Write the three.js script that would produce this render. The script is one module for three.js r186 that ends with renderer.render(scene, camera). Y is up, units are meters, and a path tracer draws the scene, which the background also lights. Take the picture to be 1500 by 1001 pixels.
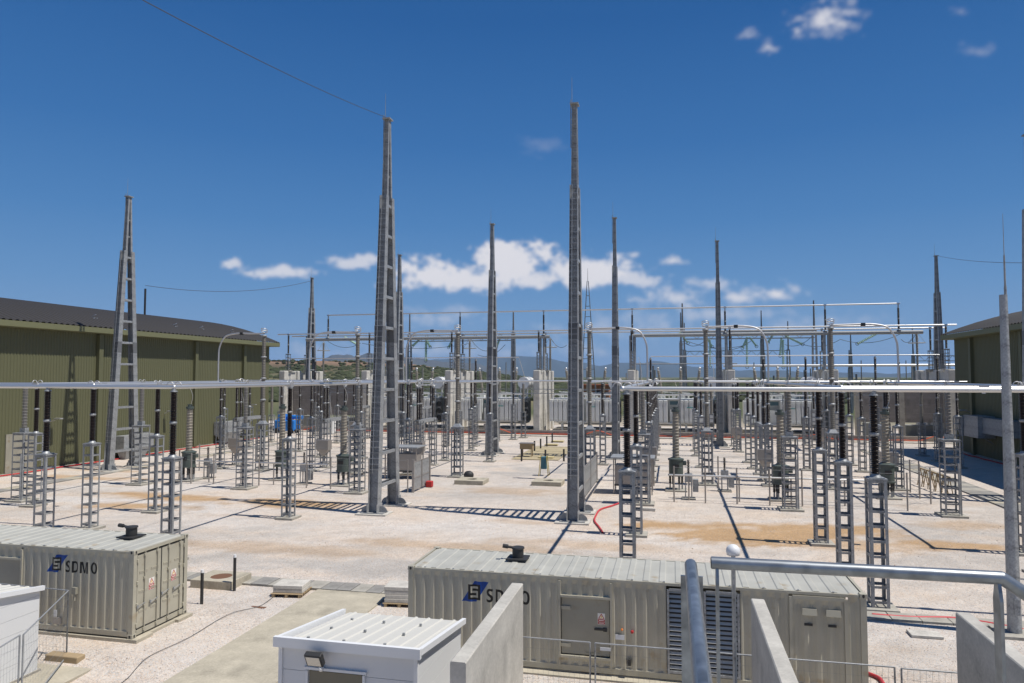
import * as THREE from 'three';
import { mergeGeometries } from 'three/addons/utils/BufferGeometryUtils.js';
import { RoundedBoxGeometry } from 'three/addons/geometries/RoundedBoxGeometry.js';

// ------------------------------------------------------------------ camera, sky, sun, exposure
const scene = new THREE.Scene();
const F = 1040, EYE = 8.1;
const camera = new THREE.PerspectiveCamera(2 * Math.atan(500.5 / F) * 180 / Math.PI, 1500 / 1001, 0.1, 60000);
camera.position.set(0, EYE, 0);
camera.rotation.order = 'YXZ';
camera.rotation.set(Math.atan(51.5 / F), 12.7 * Math.PI / 180, 0);
camera.updateMatrixWorld(true);
const renderer = new THREE.WebGLRenderer({ antialias: true });
renderer.setSize(1024, 683);
renderer.toneMapping = THREE.LinearToneMapping;
renderer.toneMappingExposure = 1.0;
renderer.shadowMap.enabled = true;

const SUN = new THREE.Vector3(0.49, 1, 0.045).normalize();
const sun = new THREE.DirectionalLight(new THREE.Color(1, 0.95, 0.88), 4.8);
sun.position.copy(SUN).multiplyScalar(220).add(new THREE.Vector3(-12, 0, -60));
sun.target.position.set(-12, 0, -60);
sun.castShadow = true;
Object.assign(sun.shadow.camera, { left: -90, right: 90, top: 90, bottom: -90, near: 1, far: 500 });
sun.shadow.mapSize.set(4096, 4096);
scene.add(sun, sun.target);

// seeded random and value noise
let seedV = 12345;
const rnd = () => { seedV = (seedV * 1664525 + 1013904223) >>> 0; return seedV / 4294967296; };
const rr = (a, b) => a + (b - a) * rnd();
function h2(x, y) { let n = Math.imul(x, 374761393) + Math.imul(y, 668265263) | 0; n = Math.imul(n ^ (n >>> 13), 1274126177); return ((n ^ (n >>> 16)) >>> 0) / 4294967296; }
function vn(x, y) {
  const i = Math.floor(x), j = Math.floor(y), a = x - i, b = y - j, u = a * a * (3 - 2 * a), v = b * b * (3 - 2 * b);
  return (h2(i, j) * (1 - u) + h2(i + 1, j) * u) * (1 - v) + (h2(i, j + 1) * (1 - u) + h2(i + 1, j + 1) * u) * v;
}
function fbm(x, y, o = 4) { let s = 0, a = 0.5, t = 0; for (let k = 0; k < o; k++) { s += a * vn(x, y); t += a; a *= 0.5; x = x * 2.03 + 17.1; y = y * 2.03 + 5.7; } return s / t; }
const sst = (a, b, x) => { const t = Math.min(1, Math.max(0, (x - a) / (b - a))); return t * t * (3 - 2 * t); };
const mix = (a, b, t) => a + (b - a) * t;

// pixel helpers (photo pixels 1500 x 1001) -> points on the ground, or on a plane of given height / z / x
const rayOf = (u, v) => new THREE.Vector3((u - 750) / F, -(v - 500.5) / F, -1).applyQuaternion(camera.quaternion);
const onY = (u, v, y = 0) => { const d = rayOf(u, v), t = (y - EYE) / d.y; return new THREE.Vector3(d.x * t, y, d.z * t); };
const onZ = (u, v, z) => { const d = rayOf(u, v), t = z / d.z; return new THREE.Vector3(d.x * t, EYE + d.y * t, z); };
const onX = (u, v, x) => { const d = rayOf(u, v), t = x / d.x; return new THREE.Vector3(x, EYE + d.y * t, d.z * t); };

// ---- sky: blue air with scattered fair-weather cumulus
{
  const W = 2048, H = 1024, data = new Float32Array(W * H * 4);
  const stops = [[-90, .29, .33, .36], [-2, .28, .39, .52], [0, .265, .40, .585], [3, .205, .355, .58], [7, .136, .295, .55], [12, .080, .225, .49], [18, .046, .166, .42], [27, .025, .115, .335], [45, .018, .082, .245], [90, .015, .07, .215]];
  const az0 = (px) => Math.atan((px - 750) / F);
  // clouds listed as photo-pixel ellipses: centre, radii, strength
  const cl = [[640, 404, 62, 26, 1.1], [745, 388, 58, 30, 1.2], [700, 412, 60, 20, 1], [790, 408, 40, 16, .9], [860, 400, 60, 24, .95], [925, 410, 42, 14, .75], [520, 387, 40, 11, .75], [410, 400, 54, 11, .8], [338, 388, 15, 8, .75], [985, 440, 40, 16, .6], [1125, 430, 45, 14, .62], [1085, 437, 30, 9, .5], [1060, 460, 80, 14, .3],
    [1212, 28, 46, 30, .5], [1125, 70, 13, 12, .35], [1095, 52, 14, 8, .25], [1430, 75, 26, 10, .16], [985, 383, 17, 6, .6], [795, 215, 30, 16, .07], [930, 373, 14, 5, .45], [640, 466, 70, 14, .26], [640, 515, 150, 18, .24], [930, 480, 120, 22, .2], [860, 512, 60, 14, .24], [1150, 480, 80, 14, .2], [1410, 18, 16, 6, .16], [470, 520, 60, 14, .2], [1040, 415, 30, 8, .4], [1230, 470, 60, 12, .15]];
  const yaw = 12.7 * Math.PI / 180, cyw = Math.cos(yaw), syw = Math.sin(yaw), ph = Math.atan(51.5 / F), cp = Math.cos(ph), sp = Math.sin(ph);
  for (let j = 0; j < H; j++) {
    const el = ((j + .5) / H - .5) * Math.PI, deg = el * 180 / Math.PI;
    let k = 0; while (k < stops.length - 2 && deg > stops[k + 1][0]) k++;
    const A = stops[k], B = stops[k + 1], t = Math.min(1, Math.max(0, (deg - A[0]) / (B[0] - A[0])));
    for (let i = 0; i < W; i++) {
      const th = ((i + .5) / W - .5) * 2 * Math.PI, x = Math.cos(el) * Math.cos(th), y = Math.sin(el), z = Math.cos(el) * Math.sin(th);
      let r = mix(A[1], B[1], t), g = mix(A[2], B[2], t), b = mix(A[3], B[3], t);
      let c = 0;
      // camera frame
      const x1 = x * cyw - z * syw, z1 = x * syw + z * cyw, y2 = y * cp + z1 * sp, z2 = -y * sp + z1 * cp;
      if (z2 < -.3 && deg > 0) {
        const u = 750 + F * x1 / -z2, v = 500.5 - F * y2 / -z2;
        const n = fbm(u / 22 + 3, v / 15, 5), n2 = fbm(u / 7, v / 6 + 40, 3);
        for (const q of cl) {
          const dx = (u - q[0]) / q[2], dy = (v - q[1]) / q[3], flat = dy > 0 ? 1.35 : 1, rad = Math.sqrt(dx * dx + dy * dy * flat * flat);
          if (rad > 1.7) continue;
          const den = (1.42 - rad) * 1.05 + (n - .5) * 1.7 + (n2 - .5) * .7;
          const wisp = q[4] < .7, cc = wisp ? sst(.05, 2.1, den + (fbm(u / 16, v / 9, 4) - .5) * 1.6) * Math.min(1, q[4] * 1.7) : sst(.1, .95, den) * q[4];
          if (cc > c) c = cc;
        }
      }
      if (c < .05 && deg > 1.5 && deg < 16 && z2 > -.25) { // the rest of the horizon carries similar small clouds
        const n = fbm(th * 9 + 30, deg * .45, 5); const cc = sst(.62, .8, n) * .7 * sst(1.5, 4, deg) * (1 - sst(10, 16, deg)); c = Math.max(c, cc);
      }
      c = Math.min(.95, c);
      const L = .78;
      r = mix(r, L, c); g = mix(g, L * .985, c); b = mix(b, L * 1.03, c);
      const o = (j * W + i) * 4; data[o] = r; data[o + 1] = g; data[o + 2] = b; data[o + 3] = 1;
    }
  }
  const tex = new THREE.DataTexture(data, W, H, THREE.RGBAFormat, THREE.FloatType);
  tex.mapping = THREE.EquirectangularReflectionMapping; tex.magFilter = THREE.LinearFilter; tex.minFilter = THREE.LinearFilter; tex.wrapS = THREE.RepeatWrapping; tex.needsUpdate = true;
  scene.background = tex; scene.environment = tex;
}
scene.fog = new THREE.FogExp2(new THREE.Color(.26, .41, .68), 0.000034);

// ------------------------------------------------------------------ helpers
const C = (r, g, b) => new THREE.Color().setRGB(r, g, b);
const std = (c, rough = .7, metal = 0, o = {}) => new THREE.MeshStandardMaterial({ color: c, roughness: rough, metalness: metal, ...o });
function noiseTex(size, fn, rep = 1, srgb = true) {
  const d = new Uint8Array(size * size * 4);
  for (let j = 0; j < size; j++) for (let i = 0; i < size; i++) { const v = fn(i, j, size), o = (j * size + i) * 4; d[o] = v[0]; d[o + 1] = v[1]; d[o + 2] = v[2]; d[o + 3] = 255; }
  const t = new THREE.DataTexture(d, size, size); t.wrapS = t.wrapT = THREE.RepeatWrapping; t.magFilter = THREE.LinearFilter; t.minFilter = THREE.LinearMipmapLinearFilter; t.generateMipmaps = true;
  if (srgb) t.colorSpace = THREE.SRGBColorSpace; t.repeat.set(rep, rep); t.needsUpdate = true; return t;
}
// tileable noise: blends four shifted copies
function tfbm(i, j, n, sc, o = 4) { const x = i / n, y = j / n, f = (a, b) => fbm(a * sc, b * sc, o); const u = x, v = y; return (f(x, y) * (1 - u) + f(x - 1, y) * u) * (1 - v) + (f(x, y - 1) * (1 - u) + f(x - 1, y - 1) * u) * v; }
const grey = (v) => { v = Math.max(0, Math.min(255, v)); return [v, v, v]; };
const zincTex = noiseTex(256, (i, j, n) => grey(205 + (tfbm(i, j, n, 24, 3) - .5) * 90 + (tfbm(i, j, n, 5, 3) - .5) * 80));
const concTex = noiseTex(512, (i, j, n) => { const v = 226 + (tfbm(i, j, n, 6, 4) - .5) * 70 + (tfbm(i, j, n, 60, 2) - .5) * 34; return [Math.min(255, v), Math.min(255, v * .99), Math.min(255, v * .965)]; });
const dirtTex = noiseTex(512, (i, j, n) => { const v = 240 + (tfbm(i, j, n, 7, 5) - .5) * 46, s = Math.max(0, tfbm(i, j, n, 11, 4) - .6) * 160; return [Math.min(255, v - s * .6), Math.min(255, v - s), Math.min(255, v - s * 1.5)]; });

const M = {
  zinc: std(C(.48, .495, .50), .55, .15, { map: zincTex }),
  zincLight: std(C(.55, .57, .58), .5, .3, { map: zincTex }),
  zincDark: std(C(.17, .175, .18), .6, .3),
  rail: std(C(.46, .50, .54), .38, .75, { map: zincTex }),
  alu: std(C(.66, .66, .65), .42, .8),
  aluDull: std(C(.55, .55, .55), .5, .7),
  black: std(C(.018, .011, .009), .28),
  greyPor: std(C(.23, .22, .20), .45),
  tanPor: std(C(.30, .27, .215), .5),
  tanCol: std(C(.20, .185, .155), .5),
  tank: std(C(.075, .095, .085), .45),
  dark: std(C(.03, .03, .03), .6),
  steel: std(C(.36, .335, .31), .45, .5),
  conc: std(C(.50, .485, .445), .9, 0, { map: concTex }),
  concLight: std(C(.72, .705, .67), .9, 0, { map: concTex }),
  concWarm: std(C(.49, .47, .43), .9, 0, { map: concTex }),  // concrete a touch darker and browner than the plain one
  slab: std(C(.56, .52, .43), .92, 0, { map: concTex }),
  beige: std(C(.36, .35, .285), .5, .05, { map: dirtTex }),
  beigeDoor: std(C(.36, .345, .28), .5, .05, { map: dirtTex }),
  white: std(C(.72, .73, .73), .5), whitePanel: std(C(.66, .67, .67), .5),
  trafo: std(C(.68, .69, .66), .5), trafoDark: std(C(.55, .56, .53), .55),
  olive: std(C(.118, .12, .062), .6), oliveTrim: std(C(.165, .168, .088), .6),
  roof: std(C(.034, .031, .029), .65), red: std(C(.45, .03, .03), .6), hose: std(C(.55, .05, .06), .5), orange: std(C(.7, .12, .05), .6),
  cooler: std(C(.26, .27, .26), .6), blade: std(C(.50, .50, .47), .6), fire: std(C(.70, .69, .66), .85, 0, { map: concTex }), blue: std(C(.02, .20, .62), .5), glass: std(C(.1, .12, .12), .15), glassGreen: std(C(.48, .66, .54), .25),
  wood: std(C(.36, .27, .16), .9), rust: std(C(.16, .08, .045), .9), wire: std(C(.09, .09, .09), .6, .4), redRoof: std(C(.40, .14, .07), .9), yellow: std(C(.5, .38, .08), .7),
};
const taken = {};
function numbered(n) { const k = taken[n] = (taken[n] ?? -1) + 1; return k ? n + '_' + String(k).padStart(3, '0') : n; }
const shadow = (m) => { m.castShadow = true; m.receiveShadow = true; return m; };
function thing(name, label, category, [x, y, z] = [0, 0, 0], group) { const o = new THREE.Group(); o.name = numbered(name); o.position.set(x, y, z); o.userData = { label, category }; if (group) o.userData.group = group; scene.add(o); return o; }
const metric = new Set([zincTex, concTex, dirtTex]); concTex.repeat.set(.4, .4); dirtTex.repeat.set(.3, .3); zincTex.repeat.set(1.1, 1.1);
function metreUV(g) { // texture coordinates in metres, by the way each face points
  if (g.userData.metre) return g; g.userData.metre = true; const p = g.attributes.position, n = g.attributes.normal; if (!n) g.computeVertexNormals(); const N = g.attributes.normal, uv = new Float32Array(p.count * 2);
  for (let i = 0; i < p.count; i++) { const ax = Math.abs(N.getX(i)), ay = Math.abs(N.getY(i)), az = Math.abs(N.getZ(i)), x = p.getX(i), y = p.getY(i), z = p.getZ(i); const q = ay > ax && ay > az ? [x, z] : ax > az ? [z + .37, y] : [x, y]; uv[i * 2] = q[0]; uv[i * 2 + 1] = q[1]; }
  g.setAttribute('uv', new THREE.BufferAttribute(uv, 2)); return g;
}
function part(parent, name, geo, mat) { const G0 = Array.isArray(geo) ? mg(geo) : geo; if (mat.map && metric.has(mat.map)) metreUV(G0); const m = shadow(new THREE.Mesh(G0, mat)); m.name = name; parent.add(m); return m; }
function solo(name, label, category, geo, mat, group) { const m = part(scene, numbered(name), geo, mat); m.userData = { label, category }; if (group) m.userData.group = group; return m; }
function struct(name, geo, mat, parent = scene) { const m = part(parent, parent === scene ? numbered(name) : name, geo, mat); if (parent === scene) m.userData.kind = 'structure'; return m; }
function dup(o, [x, y, z], label, group) { const c = o.clone(); c.name = numbered(o.name.replace(/_\d{3}$/, '')); c.position.set(x, y, z); c.userData = { ...o.userData }; if (label) c.userData.label = label; if (group) c.userData.group = group; scene.add(c); return c; }
function mg(list) { const l = list.map((g) => { const n = g.index ? g.toNonIndexed() : g; for (const k of Object.keys(n.attributes)) if (!['position', 'normal', 'uv'].includes(k)) n.deleteAttribute(k); return n; }); return mergeGeometries(l); }
const box = (w, h, d, x = 0, y = 0, z = 0) => new THREE.BoxGeometry(w, h, d).translate(x, y, z); // centre
const boxB = (w, h, d, x = 0, y = 0, z = 0) => box(w, h, d, x, y + h / 2, z);                     // standing on y
const rbox = (w, h, d, r, x = 0, y = 0, z = 0) => new RoundedBoxGeometry(w, h, d, 2, r).translate(x, y, z);
const cyl = (r0, r1, h, x = 0, y = 0, z = 0, s = 12) => new THREE.CylinderGeometry(r1, r0, h, s).translate(x, y + h / 2, z); // bottom r0, top r1, standing on y
const V = (x, y, z) => new THREE.Vector3(x, y, z);
function rod(a, b, r, s = 8) { const d = b.clone().sub(a), g = new THREE.CylinderGeometry(r, r, d.length(), s); g.applyQuaternion(new THREE.Quaternion().setFromUnitVectors(V(0, 1, 0), d.clone().normalize())); return g.translate((a.x + b.x) / 2, (a.y + b.y) / 2, (a.z + b.z) / 2); }
function tube(pts, r, n = 40, s = 7) { return new THREE.TubeGeometry(new THREE.CatmullRomCurve3(pts), n, r, s); }
// frustum beam: rectangle (w x d) at height y0 around (x0,z0) to rectangle at y1
function fru(x0, y0, z0, w0, d0, x1, y1, z1, w1, d1) {
  const g = new THREE.BoxGeometry(1, 1, 1), p = g.attributes.position;
  for (let i = 0; i < p.count; i++) { const top = p.getY(i) > 0; const sx = p.getX(i), sz = p.getZ(i); p.setXYZ(i, top ? x1 + sx * w1 : x0 + sx * w0, top ? y1 : y0, top ? z1 + sz * d1 : z0 + sz * d0); }
  g.computeVertexNormals(); return g;
}
// folded sheet: profile points [[a, b]...] (a along, b out), height y0..y1, placed by map(a, y, b) -> Vector3
function folded(prof, y0, y1, map, yTop) {
  const pos = [], uv = [], idx = []; let s = 0;
  for (let i = 0; i < prof.length - 1; i++) {
    const [a0, b0] = prof[i], [a1, b1] = prof[i + 1], l = Math.hypot(a1 - a0, b1 - b0), t0 = yTop ? yTop(a0) : y1, t1 = yTop ? yTop(a1) : y1;
    const q = [map(a0, y0, b0), map(a1, y0, b1), map(a1, t1, b1), map(a0, t0, b0)], k = pos.length / 3;
    for (const v of q) pos.push(v.x, v.y, v.z);
    uv.push(a0, y0, a1, y0, a1, t1, a0, t0); s += l; idx.push(k, k + 1, k + 2, k, k + 2, k + 3);
  }
  const g = new THREE.BufferGeometry(); g.setAttribute('position', new THREE.Float32BufferAttribute(pos, 3)); g.setAttribute('uv', new THREE.Float32BufferAttribute(uv, 2)); g.setIndex(idx); g.computeVertexNormals(); return g;
}
// trapezoid corrugation from a0 to a1
function trap(a0, a1, pitch, depth, flat = .38, slope = .12) { const r = [[a0, 0]]; const n = Math.max(1, Math.floor((a1 - a0) / pitch)), p = (a1 - a0) / n; for (let i = 0; i < n; i++) { const b = a0 + i * p; r.push([b + p * (flat / 2), 0], [b + p * (flat / 2 + slope), depth], [b + p * (1 - flat / 2 - slope), depth], [b + p * (1 - flat / 2), 0]); } r.push([a1, 0]); return r; }

// ------------------------------------------------------------------ ground
const groundY = (x, z) => (fbm(x * .5, z * .5, 3) - .5) * .03 + .2 * (1 - sst(-14.9, -12.6, x)) * (1 - sst(-17.6, -16.6, z)) * sst(-23.2, -21.6, z);
const gravelTex = noiseTex(1024, (i, j, n) => {
  const a = h2(i >> 1, j >> 1), b = h2(i + 991, j + 77), c = tfbm(i, j, n, 90, 2), d = tfbm(i, j, n, 14, 3);
  let v = 238 + (a - .5) * 44 + (b - .5) * 22 + (c - .5) * 70 + (d - .5) * 30; if (h2((i >> 2) + 7, j >> 2) > .965) v -= 60;
  const w = (h2(i >> 2, (j >> 2) + 300) - .5) * 26; return [Math.min(255, v + w + 3), Math.min(255, v), Math.min(255, v - w - 3)];
});
gravelTex.repeat.set(1 / 5.3, 1 / 5.3);
const gravelBump = noiseTex(512, (i, j, n) => grey(h2(i >> 1, j >> 1) * 150 + tfbm(i, j, n, 60, 2) * 100), 1, false); gravelBump.repeat.set(1 / 3.1, 1 / 3.1);
{
  const X0 = -75, X1 = 60, Z0 = -118, Z1 = 8, st = .45, nx = Math.round((X1 - X0) / st), nz = Math.round((Z1 - Z0) / st);
  const g = new THREE.PlaneGeometry(X1 - X0, Z1 - Z0, nx, nz).rotateX(-Math.PI / 2).translate((X0 + X1) / 2, 0, (Z0 + Z1) / 2);
  const p = g.attributes.position, col = new Float32Array(p.count * 3), uv = g.attributes.uv;
  // patches where the photograph shows them: pixel centre, radii in metres, kind
  const tan = [[1090, 785, 5.5, 2.2, 1], [1180, 775, 5, 1.6, .9], [960, 770, 2.6, 1.4, .8], [430, 738, 5, 1.6, 1], [250, 728, 6, 1.3, .8], [185, 742, 4, 1.2, .7], [120, 700, 6, 1.2, .55], [640, 800, 7, 1.0, .4], [420, 805, 6, 1.2, .35], [1250, 800, 4, 1.6, .55], [1390, 800, 3.0, 1.0, .7], [770, 765, 3, .8, .3], [760, 720, 4, 2, .35], [1420, 770, 3, 1.5, .4], [880, 800, 5, 1.0, .35], [160, 690, 5, .7, .45]].map(([u, v, a, b, s]) => { const q = onY(u, v); return [q.x, q.z, a, b, s]; });
  const gry = [[500, 830, 14, 2.0, .8], [770, 690, 4.5, 2.8, .8], [740, 725, 4, 2.2, .55], [1400, 830, 6, 3, .6], [1420, 780, 5, 2.2, .7], [760, 810, 9, 1.2, .55], [310, 780, 5, 1.4, .5], [1010, 668, 14, 3, .35]].map(([u, v, a, b, s]) => { const q = onY(u, v); return [q.x, q.z, a, b, s]; });
  const wht = [[110, 735, 10, 2.2, .9], [210, 712, 7, 2, .7], [700, 775, 9, 1.4, .4]].map(([u, v, a, b, s]) => { const q = onY(u, v); return [q.x, q.z, a, b, s]; });
  const cover = (list, x, z, n) => { let m = 0; for (const [cx, cz, a, b, s] of list) { const d = Math.hypot((x - cx) / a, (z - cz) / b); m = Math.max(m, s * (1 - sst(.45, 1.15, d + (n - .5) * 2.6))); } return m; };
  for (let i = 0; i < p.count; i++) {
    const x = p.getX(i), z = p.getZ(i), n = fbm(x * .42 + 9, z * .75, 5), n2 = fbm(x * 1.7, z * 2.3 + 60, 3), big = fbm(x * .07, z * .12 + 4, 3);
    let c = [.73, .66, .59]; const T = [.57, .385, .215], Gc = [.53, .505, .475], Wc = [.75, .715, .68];
    const lay = (k, m) => { c = c.map((v, q) => mix(v, k[q], m)); };
    lay(Gc, .45 * sst(.42, .66, big)); lay(T, .20 * sst(.52, .72, n)); lay(Wc, .5 * sst(.55, .75, fbm(x * .19 + 40, z * .4 + 11, 4))); lay(Wc, cover(wht, x, z, n)); lay(Gc, cover(gry, x, z, n)); lay(T, Math.min(1, 1.35 * cover(tan, x, z, n * .5 + n2 * .3 + .1)));
    const n3 = fbm(x * 5.1 + 3, z * 6.3, 2), k = .95 + (n2 - .5) * .2 + (n - .5) * .14 + (n3 - .5) * .12; col.set(c.map((v) => v * k), i * 3);
    uv.setXY(i, x, z);
    p.setY(i, groundY(x, z));
  }
  g.setAttribute('color', new THREE.BufferAttribute(col, 3)); g.computeVertexNormals();
  const gm = std(C(1, 1, 1), .95, 0, { map: gravelTex, vertexColors: true, bumpMap: gravelBump, bumpScale: .02 });
  struct('gravel_yard', g, gm);
}
{ // surrounding plain: vineyards and fields, then far hills
  const rs = [0, 60, 110, 160, 230, 330, 470, 650, 900, 1250, 1700, 2400, 3600, 6000, 12000], na = 360, pos = [], col = [], idx = [];
  const prof = (az) => { // height of the near left-hand ridge by azimuth in photo pixels
    const u = 750 + F * Math.tan(Math.max(-1.2, Math.min(1.2, az))); const s = (a, b) => sst(a, b, u);
    return 27 * (1 - s(520, 800)) + 8 * (1 - s(700, 880)) + 3.0 * s(1130, 1500);
  };
  for (let a = 0; a <= na; a++) for (let k = 0; k < rs.length; k++) {
    const th = a / na * Math.PI * 2, az = ((th + Math.PI) % (2 * Math.PI)) - Math.PI, r = rs[k], dirx = Math.sin(az - 12.7 * Math.PI / 180), dirz = -Math.cos(az - 12.7 * Math.PI / 180);
    let y = -.12; const front = Math.abs(az) < 1.25;
    if (r > 300) { const w = sst(450, 1300, r) * (1 - sst(1500, 2400, r) * .9); y += (front ? prof(az) : 8) * w * (1 + .22 * (fbm(az * 22, r * .003, 3) - .5)) + (r > 200 ? (fbm(az * 30 + 5, r * .004, 3) - .5) * 3 * w : 0); }
    pos.push(dirx * r, y, dirz * r);
    const n = fbm(dirx * r * .012 + 50, dirz * r * .012, 4), row = fbm(az * 120, r * .01, 3);
    let c = [.075, .09, .032]; c = c.map((v, q) => mix(v, [.27, .21, .11][q], sst(.5, .66, n) * .55)); if (r > 800 && front && y > 11) { const t = sst(17, 24, y); c = c.map((v, q) => mix(v * .5, [.27, .165, .10][q], Math.max(t, .5 * sst(.55, .7, row)))); }
    if (r < 130) c = [.5, .42, .34]; col.push(...c);
  }
  const n = rs.length; for (let a = 0; a < na; a++) for (let k = 0; k < n - 1; k++) { const i = a * n + k; idx.push(i, i + n, i + 1, i + 1, i + n, i + n + 1); }
  const g = new THREE.BufferGeometry(); g.setAttribute('position', new THREE.Float32BufferAttribute(pos, 3)); g.setAttribute('color', new THREE.Float32BufferAttribute(col, 3)); g.setIndex(idx); g.computeVertexNormals();
  struct('plain', g, std(C(1, 1, 1), 1, 0, { vertexColors: true, side: THREE.DoubleSide }));
}
function range(name, dist, pts, depth, c, rough) { // mountain range by silhouette in photo pixels [px, py]
  const pos = [], idx = [], col = []; const N = 160, K = 9, u0 = pts[0][0], u1 = pts[pts.length - 1][0];
  for (let i = 0; i <= N; i++) {
    const u = mix(u0, u1, i / N); let k = 0; while (k < pts.length - 2 && u > pts[k + 1][0]) k++;
    const t = (u - pts[k][0]) / (pts[k + 1][0] - pts[k][0]), v = mix(pts[k][1], pts[k + 1][1], t * t * (3 - 2 * t)) + (fbm(u * rough, dist, 4) - .5) * 5;
    const d = rayOf(u, 552), h0 = Math.hypot(d.x, d.z), ux = d.x / h0, uz = d.z / h0, hh = (552 - v) / F * dist / h0 * 1.0;
    for (let q = 0; q < K; q++) { const s = q / (K - 1), f = s < .5 ? s * 2 : 2 - s * 2, r = dist + (s - .5) * depth, y = -30 + (Math.max(hh, 4) + 38) * Math.pow(f, .8) * (q === (K - 1) / 2 ? 1 : .86 + .28 * fbm(u * .06, q * 1.3 + dist, 4)); pos.push(ux * r, y, uz * r); const w = .8 + .5 * fbm(u * .09, q * 2.2, 3); col.push(c[0] * w, c[1] * w, c[2] * w); }
  }
  for (let i = 0; i < N; i++) for (let q = 0; q < K - 1; q++) { const a = i * K + q; idx.push(a, a + 1, a + K, a + 1, a + K + 1, a + K); }
  const g = new THREE.BufferGeometry(); g.setAttribute('position', new THREE.Float32BufferAttribute(pos, 3)); g.setAttribute('color', new THREE.Float32BufferAttribute(col, 3)); g.setIndex(idx); g.computeVertexNormals();
  struct(name, g, std(C(1, 1, 1), 1, 0, { vertexColors: true, side: THREE.DoubleSide }));
}
range('mountain_range', 16000, [[560, 545], [640, 527], [700, 525], [760, 522], [790, 523], [840, 531], [880, 536], [905, 531], [960, 530], [1010, 537], [1100, 543], [1230, 546], [1400, 548], [1600, 549]], 5000, [.06, .08, .075], .05);
range('mountain_range', 9500, [[455, 545], [478, 524], [487, 519], [505, 520], [520, 522], [545, 517], [570, 519], [610, 526], [680, 532], [760, 545]], 2500, [.08, .085, .075], .09);

{ // loose stones of the gravel
  const g = new THREE.IcosahedronGeometry(1, 0), N = 60000, im = new THREE.InstancedMesh(g, std(C(1, 1, 1), .95), N), m = new THREE.Matrix4(), q = new THREE.Quaternion(), e = new THREE.Euler(), c = new THREE.Color();
  for (let i = 0; i < N; i++) { const z = -14 - 34 * Math.pow(rnd(), 1.5), x = rr(-16 + z * .75, 10 - z * .28), s = rr(.008, .019) * (rnd() < .03 ? 1.9 : 1); e.set(rr(0, 6), rr(0, 6), rr(0, 6)); m.compose(V(x, groundY(x, z) + s * .25, z), q.setFromEuler(e), V(s, s * rr(.5, .9), s * rr(.7, 1.2))); im.setMatrixAt(i, m); const k = rr(.7, 1.1), t = rnd(); c.setRGB(.66 * k, (t < .2 ? .5 : .59) * k, (t < .2 ? .38 : .53) * k); im.setColorAt(i, c); }
  im.name = 'gravel_stones'; im.userData = { kind: 'stuff', label: 'loose pale stones scattered over the gravel yard', category: 'gravel' }; shadow(im); scene.add(im);
}
// concrete lanes and trench covers (each slab a piece)
const laneX0 = onY(400, 905).x, laneX1 = onY(560, 882).x, trZ = onY(430, 857).z;
struct('concrete_lane', boxB(laneX1 - laneX0, .05, 26, (laneX0 + laneX1) / 2, 0, trZ + .45 + 13), M.slab);
function trench(name, x0, z0, x1, z1, w, n, y = .045) {
  const o = new THREE.Group(); o.name = numbered(name); o.userData.kind = 'structure'; scene.add(o); const along = Math.abs(x1 - x0) > Math.abs(z1 - z0), L = along ? x1 - x0 : z1 - z0, s = L / n;
  const gA = along ? new THREE.BoxGeometry(Math.abs(s) - .03, .09, w) : new THREE.BoxGeometry(w, .09, Math.abs(s) - .03);
  const ms = [M.slab, M.conc, slab3];
  for (let i = 0; i < n; i++) { const m = part(o, 'slab', gA, ms[Math.floor(rnd() * 3)]); m.position.set(along ? x0 + s * (i + .5) : x0, y - .01 + rr(-.008, .008), along ? z0 : z0 + s * (i + .5)); m.rotation.y = rr(-.006, .006); }
  return o;
}
var slab3x = std(C(.36, .355, .345), .92, 0, { map: concTex });
const slab3 = slab3x;
trench('trench_cover', -22, trZ, laneX0 + .1, trZ, .95, 12);
trench('trench_cover', laneX0 + .1, trZ, -7.6, trZ, .95, 9);
trench('trench_cover', 5.2, onY(1340, 908).z, 12.5, onY(1340, 908).z, .75, 8);
{ const a = onY(1480, 820).x; trench('trench_cover', a + .4, -26, a + .4, -34, 1.6, 9); trench('trench_cover', 20.8, -40, 20.8, -84, 1.9, 40); }
trench('trench_cover', -46.5, -41, -46.5, -82, 1.2, 40);
trench('trench_cover', -60, -95.6, 36, -95.6, 1.0, 70);
// pale concrete apron near the left fence, central pad
struct('concrete_apron', boxB(3.2, .06, 3.2, onY(115, 985).x - 1.3, 0, onY(115, 985).z + 1.0), M.slab);
struct('concrete_pad', boxB(4.6, .07, 13, onY(800, 664).x, 0, onY(800, 664).z), std(C(.52, .45, .30), .92, 0, { map: concTex }));

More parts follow.
